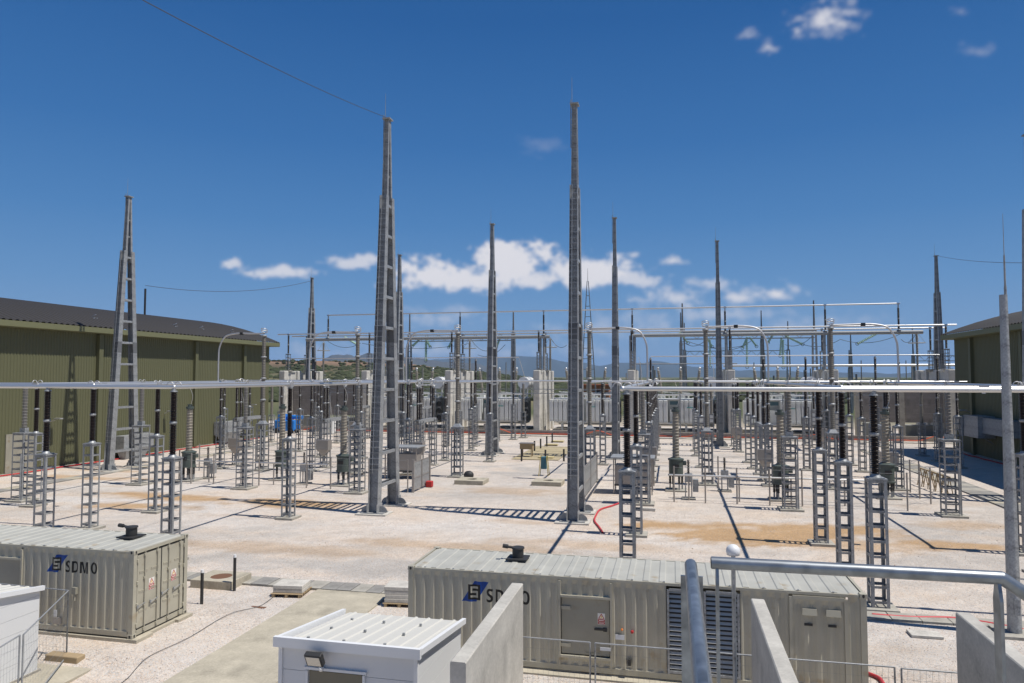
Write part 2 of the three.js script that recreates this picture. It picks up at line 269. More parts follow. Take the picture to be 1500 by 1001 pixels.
// ------------------------------------------------------------------ halls on both sides
function hall(label, wallX, sgn, z0, z1, ribs, roofLabelDepth) { // sgn: +1 wall faces +x
  const o = thing('converter_hall', label, 'building', [wallX, 0, (z0 + z1) / 2]), L = Math.abs(z1 - z0), H = 12.2, half = L / 2, D = 30;
  part(o, 'wall', folded(trap(-half, half, .3, .045), .12, H, (a, y, b) => V(sgn * b, y, a)), M.olive);
  part(o, 'end_wall', folded(trap(0, D, .3, .045), .12, H, (a, y, b) => V(-sgn * a, y, -half - b), (a) => H + 3.3 * (1 - Math.pow((a - D / 2) / (D / 2), 2))), M.olive);
  part(o, 'rear_wall', box(.1, H, L, -sgn * D, H / 2, 0), M.olive);
  part(o, 'front_wall', box(D, H, .1, -sgn * D / 2, H / 2, half - .06), M.olive);
  for (const z of ribs) part(o, 'downpipe', box(.34, H - .2, .5, sgn * .2, H / 2, z - (z0 + z1) / 2), M.olive);
  part(o, 'plinth', box(.14, .14, L, sgn * .06, .07, 0), M.conc);
  part(o, 'fascia', [box(.12, .48, L + 1.6, sgn * 1.05, H + .25, 0), box(1.1, .06, L + 1.6, sgn * .5, H + .02, 0), box(D + 2, .62, .12, -sgn * D / 2, H + .28, -half - .8)], M.oliveTrim);
  // arched ribbed roof
  const pts = []; const n = 18; const prof = []; for (let i = 0; i <= n; i++) { const a = -1.1 + (D + 2.2) * i / n; prof.push([a, H + .5 + 3.3 * (1 - Math.pow((a - D / 2) / (D / 2 + 1.1), 2))]); }
  const rp = trap(-half - .85, half + .85, .62, .1, .3, .18), pos = [], idx = [];
  for (const [zz, hh] of rp) for (const [a, y] of prof) pos.push(-sgn * a, y + hh, zz);
  for (let i = 0; i < rp.length - 1; i++) for (let k = 0; k < n; k++) { const q = i * (n + 1) + k; idx.push(q, q + 1, q + n + 1, q + 1, q + n + 2, q + n + 1); }
  let g = new THREE.BufferGeometry(); g.setAttribute('position', new THREE.Float32BufferAttribute(pos, 3)); g.setIndex(idx); g = g.toNonIndexed(); g.computeVertexNormals(); part(o, 'roof', g, M.roof);
  return o;
}
const hallL = hall('long olive green ribbed hall with arched dark roof, wall in full sun', -53.5, 1, -16, -87, [onX(145, 560, -53.3).z, onX(286, 560, -53.3).z, onX(357, 560, -53.3).z]);
const hallR = hall('olive green ribbed hall with arched roof, wall in deep shade', 30.4, -1, -20, -87, [onX(1424, 560, 30.2).z, onX(1499, 560, 30.2).z]);
{
  const cz = -51.5, cx = -53.5;
  for (const [u, v] of [[135, 467], [254, 479], [293, 471], [337, 485]]) part(hallL, 'roof_bracket', [box(.8, .08, .5, 0, 0, 0), rod(V(-.4, 0, 0), V(.4, .35, 0), .04)], M.alu).position.set(-2.2, 12.2 + .5 + 1.15, onX(u, v, -55.7).z - cz);
  part(hallL, 'roof_mast', cyl(.12, .12, 4.2, -9, 14.6, onX(212, 450, -62.5).z - cz), M.dark);
  for (const [u, v] of [[75, 618], [241, 606], [364, 596]]) { const q = onX(u, v, -53.4), f = part(hallL, 'wall_lamp', [box(.7, .1, .35, .75, .28, 0), rod(V(0, 0, 0), V(.7, .25, 0), .04)], M.aluDull); f.position.set(.06, q.y, q.z - cz); }
  { const q = onX(28, 668, -53.4); part(hallL, 'door', box(.08, 3.2, 2.6, .1, 1.75, q.z - cz), M.beigeDoor); }
  const vent = (u0, v0, u1, v1) => { const a = onX(u0, v0, -53.4), b = onX(u1, v1, -53.4), w = Math.abs(a.z - b.z), h = 2.1; const t = thing('ventilation_unit', u0 < 200 ? 'grey metal ventilation hood on the olive hall behind the latticed tower' : 'grey metal ventilation hood on the olive hall beyond the brown column', 'ventilation unit', [-53.4, (a.y + b.y) / 2 - 1, (a.z + b.z) / 2]); part(t, 'housing', box(1.2, h * .75, w * .62, .62, .7, 0), M.zincLight); part(t, 'hood', fru(.9, -.9, 0, .5, w * .5, .9, .3, 0, 1.3, w * .62), M.zinc); part(t, 'duct', box(.7, 1.3, w * .34, .38, .8, -w * .44), M.zincLight); for (const q of [-.2, .2]) part(t, 'bracket', rod(V(.05, -1.2, w * q), V(.9, -.85, w * q), .05), M.zinc); };
  vent(155, 628, 210, 660); vent(305, 612, 345, 634);
  const q = onX(1449, 655, 30.3), r = thing('ventilation_unit', 'large grey ventilation hood on the shaded olive hall', 'ventilation unit', [30.3, 3.2, q.z]); part(r, 'housing', box(1.5, 2.1, 3.4, -.8, 0, 0), M.zincLight); part(r, 'hood', fru(-1.3, -1.1, -2.4, .5, .9, -1.3, .9, -2.4, 1.3, 1.3), M.zinc); part(r, 'duct', box(1.1, 1.5, 6, -.6, .2, 4.6), M.zinc); part(r, 'bracket', rod(V(-.9, -1, 1), V(-.02, -1.6, 1), .05), M.zinc);
  const lq = onX(1421, 604, 30.3); part(hallR, 'wall_lamp', [box(.7, .1, .4, -.7, .2, 0), rod(V(0, 0, 0), V(-.7, .2, 0), .04)], M.aluDull).position.set(-.06, lq.y, lq.z + 53.5);
  // red hoses along the plinths
  const wav = (x, z0, z1, n, s) => { const p = []; for (let i = 0; i <= n; i++) p.push(V(x + rr(-.12, .12) * s, .09, mix(z0, z1, i / n))); return p; };
  solo('hose', 'red hose lying along the foot of the sunny olive hall', 'hose', tube(wav(-52.9, -38, -86, 26, 1), .06, 160, 6), M.red);
  solo('hose', 'red hose lying along the foot of the shaded olive hall', 'hose', tube(wav(29.5, -46, -84, 26, 1), .06, 160, 6), M.red);
}

// ------------------------------------------------------------------ insulator posts and bus bars
function shedProfile(len, core, rad, n) { const p = [V2(0, 0), V2(core, 0)]; for (let i = 0; i < n; i++) { const y = len * (i + .25) / n, d = len / n; const r = i % 2 ? rad * .9 : rad; p.push(V2(core, y), V2(r, y + d * .16), V2(r, y + d * .26), V2(core, y + d * .5)); } p.push(V2(core, len), V2(0, len)); return p; }
function V2(x, y) { return new THREE.Vector2(x, y); }
const GEO = {
  blkN: new THREE.LatheGeometry(shedProfile(1.3, .11, .165, 17), 16), blkF: new THREE.LatheGeometry(shedProfile(1.3, .115, .165, 12), 9),
  gry: new THREE.LatheGeometry(shedProfile(2.6, .125, .185, 26), 14), tanTop: new THREE.LatheGeometry(shedProfile(1.9, .17, .21, 30), 14), tanTall: new THREE.LatheGeometry(shedProfile(1.75, .15, .18, 24), 12),
  flange: mg([cyl(.13, .16, .05), cyl(.16, .16, .05, 0, .05), cyl(.16, .12, .05, 0, .10)]), cap: mg([cyl(.16, .14, .06), cyl(.09, .09, .1, 0, .06)]), foot: mg([boxB(.5, .03, .5), cyl(.2, .12, .12, 0, .03)]),
};
// square battened lattice stand: four angle legs and a ring of battens per level, standing on a concrete slab
function lattice(o, h, w, leg, step, matL = M.zinc) {
  part(o, 'footing', box(w + .5, .16, w + .5, 0, .04, 0), M.conc);
  const lg = [0, 1, 2, 3].map((k) => { const sx = k & 1 ? 1 : -1, sz = k & 2 ? 1 : -1; return mg([boxB(leg, h - .12, .014, sx * (w / 2 - leg / 2), .12, sz * w / 2), boxB(.014, h - .12, leg, sx * w / 2, .12, sz * (w / 2 - leg / 2))]); });
  lg.forEach((g) => part(o, 'leg', g, matL));
  const e = w - .02, ring = mg([box(e, .085, .012, 0, 0, w / 2 - .012), box(e, .085, .012, 0, 0, -w / 2 + .012), box(.012, .085, e, w / 2 - .012, 0, 0), box(.012, .085, e, -w / 2 + .012, 0, 0), box(e, .012, e * .16, 0, -.04, w * .4), box(e, .012, e * .16, 0, -.04, -w * .4)]);
  const n = Math.round((h - .35) / step); for (let i = 0; i <= n; i++) part(o, 'batten', ring, matL).position.y = .3 + (h - .36) * i / n;
  part(o, 'top_plate', box(w + .06, .05, w + .06, 0, h + .02, 0), matL);
}
const LAT = 4.5, BAR = 7.56;
function blackPost(far) {
  const o = new THREE.Group(); o.name = 'post_insulator';
  lattice(o, LAT, far ? .56 : .58, far ? .08 : .1, far ? .55 : .49); const y = LAT + .045, G = far ? GEO.blkF : GEO.blkN;
  part(o, 'foot', GEO.foot, M.zincLight).position.y = y;
  part(o, 'insulator', G, M.black).position.y = y + .15; part(o, 'flange', GEO.flange, M.zincLight).position.y = y + 1.45; part(o, 'insulator', G, M.black).position.y = y + 1.58; part(o, 'cap', GEO.cap, M.zincLight).position.y = y + 2.88;
  return o;
}
const protoN = blackPost(false), protoF = blackPost(true);
function place(proto, name, x, z, label, cat, group, y = 0) { const o = proto.clone(); o.name = numbered(name); o.position.set(x, y, z); o.userData = { label, category: cat }; if (group) o.userData.group = group; scene.add(o); return o; }
const XR = [-1.85, 6.95, 15.75], mir = (x) => -23.35 - x, XL = XR.map(mir), sides = [[XR, 1, 'shaded hall'], [XL, -1, 'sunny hall']];
const nb = (x, z, lab, grp) => place(z > -50 ? protoN : protoF, 'post_insulator', x, z, lab, 'insulator', grp);

// greyPost: row behind, wide slender lattice, grey porcelain
const protoG = new THREE.Group(); protoG.name = 'grey_post_insulator'; lattice(protoG, 4.4, .86, .075, .43); part(protoG, 'control_box', box(.42, .3, .3, 0, 4.6, 0), M.zincLight); part(protoG, 'insulator', GEO.gry, M.greyPor).position.y = 4.76; part(protoG, 'cap', GEO.cap, M.zincLight).position.y = 7.36; part(protoG, 'conduit', cyl(.05, .05, 2.9, .3, .2, .44), M.zincLight);
// tall brown column (4 stacked sections)
const protoT = new THREE.Group(); protoT.name = 'tall_column_insulator'; lattice(protoT, 4.0, .82, .1, .5); part(protoT, 'foot', fru(0, 4.05, 0, .62, .62, 0, 4.3, 0, .36, .36), M.zincLight);
[4.3, 6.15, 8.0, 9.85].forEach((y, i) => { part(protoT, 'insulator', i < 1 ? GEO.tanTall : GEO.tanTall, M.tanCol).position.y = y; const f = part(protoT, 'flange', GEO.flange, M.zincLight); f.position.y = y + 1.72; f.scale.set(1.5, 1, 1.5); });
part(protoT, 'conduit', cyl(.06, .06, 2.6, .1, 1.0, .46), M.zincLight);
{ const ring = new THREE.TorusGeometry(.26, .03, 6, 20).rotateX(Math.PI / 2 - .4); part(protoT, 'terminal_ring', [ring.clone().translate(0, 12.05, 0), ring.translate(0, 12.2, 0), box(.5, .06, .1, 0, 11.9, 0)], M.alu); }

// current transformer: green tank on legs, pale ribbed cone
const protoC = new THREE.Group(); protoC.name = 'current_transformer';
part(protoC, 'footing', box(1.5, .14, 1.5, 0, .03, 0), M.conc);
for (let k = 0; k < 6; k++) { const a = k / 6 * Math.PI * 2; part(protoC, 'leg', boxB(.1, .4, .1, Math.cos(a) * .42, .1, Math.sin(a) * .42), M.zinc); part(protoC, 'cooling_post', new THREE.LatheGeometry(shedProfile(.55, .07, .1, 5), 8).translate(Math.cos(a) * .42, .5, Math.sin(a) * .42), M.dark); }
part(protoC, 'base_ring', cyl(.56, .56, .08, 0, 1.05, 0, 24), M.tank); part(protoC, 'tank', [cyl(.5, .5, 1.1, 0, 1.13, 0, 26), cyl(.56, .56, .1, 0, 2.16, 0, 26), cyl(.52, .32, .08, 0, 2.26, 0, 26)], M.tank);
part(protoC, 'valve_box', box(.26, .3, .34, .6, 1.95, 0), M.tank); part(protoC, 'nameplate', box(.42, .26, .02, 0, 1.75, .505), M.dark);
part(protoC, 'insulator', new THREE.LatheGeometry(shedProfile(3.25, .225, .275, 30).map((p) => V2(p.x * (1 - .1 * p.y / 3.25), p.y)), 20), M.tanPor).position.y = 2.33; part(protoC, 'head', [cyl(.29, .29, .18, 0, 5.58, 0, 18), cyl(.16, .16, .14, 0, 5.76, 0, 12), box(.4, .06, .1, 0, 5.9, 0)], M.tank); part(protoC, 'dropper', tube([V(.1, 5.92, 0), V(.3, 6.6, .1), V(.1, 7.4, .3), V(0, 7.7, .4)], .018, 16, 5), M.alu);

// disconnector: two latticed pillars, beam, three black insulators, drive box
const protoD = new THREE.Group(); protoD.name = 'disconnector_switch';
{
  const o = protoD, y = 4.25;
  part(o, 'footing', [box(1, .14, 1, 0, .03, 0), box(.9, .14, .9, 0, .03, -3.8)], M.conc);
  for (const [zz, w] of [[0, .62], [-3.8, .5]]) for (const sx of [-1, 1]) for (const sz of [-1, 1]) part(o, 'leg', boxB(.085, y - .1, .085, sx * w / 2, .1, zz + sz * w / 2), M.zinc);
  for (const [zz, w] of [[0, .62], [-3.8, .5]]) { const ring = mg([box(w, .08, .012, 0, 0, w / 2 + .04), box(w, .08, .012, 0, 0, -w / 2 - .04), box(.012, .08, w, w / 2 + .04, 0, 0), box(.012, .08, w, -w / 2 - .04, 0, 0)]); for (let i = 0; i < 8; i++) part(o, 'batten', ring, M.zinc).position.set(0, .35 + i * .52, zz); }
  part(o, 'beam', [box(.3, .06, 4.6, 0, y + .05, -1.9), box(.05, .3, 4.6, .15, y - .05, -1.9), box(.05, .3, 4.6, -.15, y - .05, -1.9)], M.zincLight);
  part(o, 'drive_box', [box(1.15, .85, .75, 0, 2.05, .3), fru(0, 1.1, .3, .35, .3, 0, 1.62, .3, 1.0, .6)], M.steel); part(o, 'drive_shaft', cyl(.12, .12, 1.4, 0, 0.1, .3), M.zinc);
  for (const zz of [.25, -.35, -3.8]) { part(o, 'insulator', GEO.blkF, M.black).position.set(0, y + .12, zz); part(o, 'flange', GEO.flange, M.zincLight).position.set(0, y + 1.42, zz); part(o, 'insulator', GEO.blkF, M.black).position.set(0, y + 1.55, zz); part(o, 'cap', GEO.cap, M.zincLight).position.set(0, y + 2.85, zz); }
  part(o, 'blade', [box(.1, .12, 4.2, 0, y + 3.12, -1.8), rod(V(0, y + 3.1, -.3), V(.1, y + .2, -1.0), .03)], M.alu);
  { const t = new THREE.TorusGeometry(.3, .04, 6, 16); part(o, 'terminal_ring', [t.clone().rotateY(.3).translate(.1, y + 3.3, .3), t.clone().rotateY(1.2).translate(0, y + 3.35, -.4), t.clone().rotateY(.8).translate(0, y + 3.3, -3.8)], M.alu); }
}
// ---- lay the bays out on the yard's grid
const barThings = [];
function bar(label, pts, r = .085, group, mat = M.alu) {
  const o = thing('bus_bar', label, 'bus bar', [0, 0, 0], group); const g = []; const P = pts.map((p) => V(...p));
  for (let i = 0; i < P.length - 1; i++) { const m = part(o, 'tube', rod(P[i], P[i + 1], r, 14), mat); }
  for (let i = 1; i < P.length - 1; i++) part(o, 'elbow', new THREE.SphereGeometry(r * 1.25, 12, 8).translate(P[i].x, P[i].y, P[i].z), mat);
  return o;
}
function clamp(o, x, y, z, alongX) { part(o, 'clamp', alongX ? [box(.34, .22, .26, x, y - .02, z), box(.1, .14, .12, x, y - .16, z)] : [box(.26, .22, .34, x, y - .02, z), box(.12, .14, .1, x, y - .16, z)], M.aluDull); }
function corona(o, x, y, z, alongX) { const t = new THREE.TorusGeometry(.17, .022, 6, 16, Math.PI); for (const s of [-1, 1]) { const g = alongX ? t.clone().translate(x + s * .2, y + .06, z) : t.clone().rotateY(Math.PI / 2).translate(x, y + .06, z + s * .2); part(o, 'jumper_loop', g, M.aluDull); } }
sides.forEach(([XX, sg, hallName]) => {
  const far = sg > 0 ? 33 : -54.5 + 1.2, on = sg > 0 ? 'shaded hall side' : 'sunny hall side';
  const rows = [-27.4, -32.3, -37.2], word = ['outermost', 'middle', 'inmost'];
  rows.forEach((z, i) => {
    const end = sg > 0 ? 31.5 : -56; const xa = XX[i];
    const b = bar(`thick aluminium bus tube, ${['row nearest the containers', 'middle front row', 'third front row'][i]}, ${on}`, [[sg > 0 ? 29.6 : -52.6, BAR + .08, z], [xa, BAR + .08, z], [xa, BAR + .08, -57.9]], .088);
    corona(b, xa, BAR + .08, z, true); clamp(b, sg > 0 ? 12.3 : -34, BAR + .08, z, true);
    for (const zz of [-37.2, -46.3, -56]) if (zz < z + .1) { clamp(b, xa, BAR + .08, zz, false); corona(b, xa, BAR + .08, zz, false); }
  });
  const g1 = 'black post insulators under the front bus tubes ' + on;
  const lab1 = (k) => `black post insulator ${k}, ${on}`;
  if (sg > 0) { nb(-1.7, -27.4, lab1('at the inner end of the front bus tube')); nb(6.95, -27.4, lab1('under the front bus tube beside the container end')); nb(6.95, -32.3, lab1('at the end of the second bus tube')); nb(24.3, -37.2, lab1('under the third bus tube, out by the hall'), g1); }
  else { nb(mir(-1.85), -27.4, lab1('at the inner end of the front bus tube')); nb(-28.2, -27.4, lab1('under the front bus tube behind the container roof')); nb(mir(6.95), -32.3, lab1('at the end of the second bus tube')); place(protoG, 'grey_post_insulator', -41.5, -38.6, 'grey ribbed post insulator on a wide lattice stand near the olive hall door', 'insulator'); }
  XX.forEach((x, i) => {
    const ph = ['inner', 'middle', 'outer'][i];
    nb(x, -37.2, lab1(`${ph} phase before the grey ribbed posts`));
    place(protoG, 'grey_post_insulator', x, -46.3, `grey ribbed post insulator on a wide lattice stand, ${ph} phase, ${on}`, 'insulator', undefined);
    const ct = [[.2, -52.4], [6.9, -49.8], [13.9, -52.2]][i]; const cx = sg > 0 ? ct[0] : [-24.0, -30.1, -36.9][i], cz = sg > 0 ? ct[1] : [-49.3, -51, -48.9][i];
    place(protoC, 'current_transformer', cx, cz, `current transformer with green tank and pale ribbed column, ${ph} phase, ${on}`, 'transformer');
    nb(x, -56, lab1(`${ph} phase just before the disconnector switch`));
    place(protoD, 'disconnector_switch', x, -58.6, `disconnector switch with slanted steel beam on two pillars, ${ph} phase, ${on}`, 'switch');
    nb(x, -66, lab1(`${ph} phase behind the disconnector switch`));
    const xi = x - sg * 4.45; place(protoT, 'tall_column_insulator', xi, -55.5, `tall brown column insulator carrying a bent pipe, ${ph} phase, ${on}`, 'insulator');
    nb(xi, -66, lab1(`${ph} phase behind the tall brown column`));
    bar(`aluminium tube loop from disconnector to tall brown column, ${ph} phase, ${on}`, [[x, BAR + .08, -62.4], [x, BAR + .08, -66], [xi, BAR + .08, -66], [xi, BAR + .08, -55.5]], .075);
    // gooseneck
    const gp = [V(xi, 11.85, -55.5), V(xi + sg * 1.2, 11.87, -55.5), V(xi + sg * 2.9, 11.87, -55.5), V(xi + sg * 3.85, 11.6, -55.5), V(x - sg * .08, 10.7, -55.5), V(x, 9.7, -55.5), V(x, BAR + .1, -55.5)];
    const o = thing('gooseneck_pipe', `bent aluminium pipe from the top of the tall brown column, ${ph} phase, ${on}`, 'pipe'); part(o, 'tube', tube(gp, .07, 60, 10), M.aluDull); part(o, 'sleeve', box(.28, .22, .22, xi + sg * 2.2, 11.87, -55.5), M.dark);
  });
});
// rear main bus, three rows across the yard
[[-70.6, [-48.9, -39.6, -30.6, -21.6, -1.85, 6.95, 15.8, 24.75]], [-75.5, [-48.9, -40, -35, -27.3, -21.6, -1.85, 2.4, 11.2, 15.8, 24.75]], [-80.3, [-40, -30.5, -26, -22.6, -1.85, 2.4, 6.9, 15.8]]].forEach(([z, xs], k) => {
  const b = bar(`long aluminium main bus tube across the back of the yard, ${['front', 'middle', 'rear'][k]} one of three`, [[-49.6, BAR + .08, z], [25.6, BAR + .08, z]], .07);
  xs.forEach((x) => { clamp(b, x, BAR + .08, z, true); nb(x, z, `black post insulator under the ${['front', 'middle', 'rear'][k]} tube of the long main bus`, `posts of the ${['front', 'middle', 'rear'][k]} main bus tube`); });
});
[[-48.6, -79.8, 'sunny'], [24.9, -80.5, 'shaded']].forEach(([x, z, n]) => { // slim brown posts with a cross arm
  const o = thing('arrester_post', `slim brown arrester post with cross arm by the corner of the ${n} hall`, 'insulator', [x, 0, z]); lattice(o, 3.3, .56, .08, .5); part(o, 'insulator', GEO.tanTall, M.tanCol).position.y = 3.35; part(o, 'flange', GEO.flange, M.zincLight).position.y = 5.1; part(o, 'insulator', GEO.tanTall, M.tanCol).position.y = 5.25; part(o, 'cross_arm', [box(2, .06, .06, 0, 7.05, 0), box(.06, .06, 1.6, 0, 7.05, 0)], M.zincLight);
});
// high rear bus on double-height black posts
{
  const z = -89.7, y = 10.6; const seg = [[462, 760, [462, 603, 697, 752]], [953, 1377, [953, 1118, 1180, 1282, 1373]]];
  seg.forEach(([u0, u1, us], k) => {
    const a = onZ(u0 - 42 * (k === 0), 525, z).x, c = onZ(u1, 522, z).x; const b = bar(`thin raised aluminium tube in front of the transformers, ${k ? 'shaded' : 'sunny'} hall side`, [[a, y, z], [c, y, z]], .06);
    us.forEach((u) => { const x = onZ(u, 525, z).x; const o = thing('tall_post_insulator', `double height black post insulator under the thin raised tube, ${k ? 'shaded' : 'sunny'} hall side`, 'insulator', [x, 0, z], `tall black posts ${k ? 'shaded' : 'sunny'} side`); lattice(o, 4.5, .56, .08, .55); [4.55, 5.95, 7.4, 8.85].forEach((h) => { part(o, 'insulator', GEO.blkF, M.black).position.y = h; part(o, 'flange', GEO.flange, M.zincLight).position.y = h + 1.3; }); part(o, 'cap', GEO.cap, M.zincLight).position.y = 10.3; });
  });
}

for (const [X, n] of [[XL, 'sunny'], [XR, 'shaded']]) X.forEach((x, i) => place(protoD, 'disconnector_switch', x, -83.2, `disconnector switch before the raised tube and transformers, ${['inner', 'middle', 'outer'][i]} phase, ${n} hall side`, 'switch'));
for (const [X, n] of [[XL, 'sunny'], [XR, 'shaded']]) X.forEach((x, i) => { const o = thing('arrester_post', `brown arrester column behind the main bus, ${['inner', 'middle', 'outer'][i]} phase, ${n} hall side`, 'insulator', [x + (n === 'sunny' ? 2.2 : -2.2), 0, -92.5]); lattice(o, 3.4, .6, .08, .55); part(o, 'insulator', GEO.tanTall, M.tanCol).position.y = 3.45; part(o, 'flange', GEO.flange, M.zincLight).position.y = 5.2; part(o, 'insulator', GEO.tanTall, M.tanCol).position.y = 5.35; part(o, 'dropper', tube([V(0, 7.1, 0), V(.3, 8, .8), V(.2, 9.4, 2), V(0, 10.55, 2.8)], .025, 16, 5), M.alu); part(o, 'cap', GEO.cap, M.zincLight).position.y = 7.1; });

// ------------------------------------------------------------------ steel A-frame towers
function tower(ladder) {
  const o = new THREE.Group(); o.name = 'steel_tower'; const h1 = 19.3, h2 = 24.2, s0 = 1.5, s1 = .42, s2 = .1;
  for (const s of [1, -1]) {
    const Z = (h) => s * mix(s0, s1, h / h1), wl = (h) => mix(.58, .43, h / h1), leg = [];
    leg.push(fru(0, .1, Z(0), .55, .02, 0, h1, Z(h1), .41, .02)); for (const q of [-1, 1]) leg.push(fru(q * .29, .1, Z(0), .03, .56, q * .215, h1, Z(h1), .03, .4));
    part(o, 'leg', leg, M.zinc);
    const zu = (h) => s * mix(.3, s2, (h - h1) / (h2 - h1)), up = [fru(0, h1 - 1, zu(h1), .32, .02, 0, h2, zu(h2), .24, .02)]; for (const q of [-1, 1]) up.push(fru(q * .17, h1 - 1, zu(h1 - 1), .025, .22, q * .13, h2, zu(h2), .025, .18));
    part(o, 'upper_leg', up, M.zinc);
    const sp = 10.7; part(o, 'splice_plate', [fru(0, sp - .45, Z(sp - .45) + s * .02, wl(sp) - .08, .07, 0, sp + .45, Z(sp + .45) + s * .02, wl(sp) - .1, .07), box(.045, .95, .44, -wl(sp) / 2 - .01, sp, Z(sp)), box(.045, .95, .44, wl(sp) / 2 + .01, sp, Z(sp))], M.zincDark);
    const gus = new THREE.CylinderGeometry(.36, .36, .04, 14, 1, false, -Math.PI / 2, Math.PI).rotateX(-Math.PI / 2);
    part(o, 'base_plate', box(1.4, .05, .9, 0, .1, Z(0)), M.zinc);
    for (const q of [-1, 1]) { part(o, 'gusset', gus.clone().translate(q * .46, .12, Z(0)), M.zinc); part(o, 'gusset', box(.04, .5, .8, q * .31, .35, Z(0)), M.zinc); }
    part(o, 'footing', box(1.9, .12, 1.3, 0, .02, Z(0)), M.concLight);
  }
  for (let i = 0; i < 10; i++) { const h = 1.6 + i * 1.9, w = mix(.58, .43, h / h1), L = 2 * mix(s0, s1, h / h1) - .2; for (const q of [-1, 1]) part(o, 'cross_bar', [box(.025, .17, L, q * (w / 2 - .03), h, 0), box(.09, .025, L, q * (w / 2 - .08), h + .08, 0), box(.09, .025, L, q * (w / 2 - .08), h - .08, 0)], M.zincLight); }
  for (const h of [20.6, 22.1]) part(o, 'cross_bar', box(.2, .12, .3, 0, h, 0), M.zincLight);
  part(o, 'head_plate', box(.5, .08, .6, 0, h2 + .03, 0), M.zinc);
  if (ladder) {
    const L = []; for (let h = 2.6; h < h1 - .2; h += .33) { const z = mix(s0 + .29, s1 + .21, h / h1), w = mix(.6, .45, h / h1); part(o, 'ladder_rung', box(w, .032, .032, 0, h, z), M.zincLight); } for (let h = h1; h < h2 - .1; h += .33) part(o, 'ladder_rung', box(.34, .03, .03, 0, h, mix(.3, s2, (h - h1) / (h2 - h1)) + .14), M.zincLight);
    const st = [fru(-.1, 2.4, s0 * .9 + .28, .04, .05, -.08, h1, s1 + .22, .04, .05)]; part(o, 'fall_rail', st, M.zincLight);
  }
  part(o, 'lightning_rod', [cyl(.018, .008, 1.7, -.16, h2, 0), rod(V(-.22, 21.6, .12), V(-.22, 24.5, .12), .025)], M.zinc);
  return o;
}
const twA = tower(true), twB = tower(false);
[[-17.25, -41.05, 1, 'beside the aisle with a ladder face, wire leaving its top'], [-5.47, -41.2, 1, 'beside the aisle, its foot near the red hose'], [-18.4, -72.2, 0, 'halfway down the aisle on the sunny hall side'], [-5.55, -72.1, 0, 'halfway down the aisle on the shaded hall side'], [-47.4, -53.9, 1, 'casting its shadow on the sunny olive wall'], [-35.1, -88, 1, 'seen behind the laddered aisle tower, sunny side'], [5.4, -87.2, 1, 'between the rear bus rows, shaded hall side'], [-57.3, -105.5, 0, 'beyond the end of the sunny hall'], [34.6, -104.4, 1, 'beyond the end of the shaded hall'], [23.3, -53, 1, 'close beside the shaded olive wall']].forEach(([x, z, l, s]) => { const t = place(l ? twA : twB, 'steel_tower', x, z, 'tall grey steel A-frame tower ' + s, 'tower'); });
function sag(label, a, b, s, r = .02, name = 'overhead_wire') { const p = []; for (let i = 0; i <= 16; i++) { const t = i / 16, q = a.clone().lerp(b, t); q.y -= s * 4 * t * (1 - t); p.push(q); } return solo(name, label, 'wire', tube(p, r, 48, 5), M.wire); }
sag('shield wire running from the laddered aisle tower top towards the viewer', V(-17.4, 24.4, -41.05), onZ(120, -48, -16), .25, .016);
sag('shield wire from the hall roof mast to the far tower', V(-62.5, 19.2, onX(212, 450, -62.5).z), V(-57.3, 23.8, -105.5), 1.2, .03);
sag('shield wire between the two towers by the shaded hall', V(34.6, 24.3, -104.4), onZ(1520, 385, -58), .3, .02);

// ------------------------------------------------------------------ transformers, fire walls, buses over them
const fwX = [-58.5, -44.9, -31.8, -18.7, -5.5, 7.7, 20.5, 34.2], KZ = -98.4;
{
  const k = new THREE.Group(); k.name = 'kerb'; k.userData.kind = 'structure'; scene.add(k); const g = new THREE.BoxGeometry(3.94, .62, .4); for (let i = 0; i < 24; i++) part(k, 'kerb_block', g, i % 3 ? M.concWarm : M.conc).position.set(-58 + i * 4, .31, KZ);
  const hp = []; for (let i = 0; i <= 46; i++) hp.push(V(-58 + i * 2, .12 + (i % 7 === 3 ? .55 : 0) + rr(0, .05), KZ + .36 + rr(0, .1))); solo('cable', 'orange cable strung along the transformer kerb', 'cable', tube(hp, .055, 220, 6), M.orange);
}
fwX.forEach((x, i) => {
  const o = thing('fire_wall', i === 0 ? 'white panelled fire wall beyond the sunny hall corner' : i === 7 ? 'white panelled fire wall beyond the shaded hall corner' : `tall white panelled fire wall, ${['', 'first', 'second', 'third', 'fourth', 'fifth', 'sixth'][i]} between transformers from the sunny hall`, 'wall', [x, 0, KZ - .9]);
  for (let q = 0; q < 5; q++) part(o, 'panel', box(.3, 1.72, 10.6, 0, .9 + q * 1.745, -5.6), M.fire);
  for (const z of [0, -4.0, -8.0, -11.2]) part(o, 'pillar', rbox(.95, 9, 1.2, .12, 0, 4.5, z), M.fire);
  for (const z of [-1.6, -7.2]) { const p = part(o, 'coping', box(.62, .16, 2.2, 0, 8.86, z - .4), M.fire); }
});
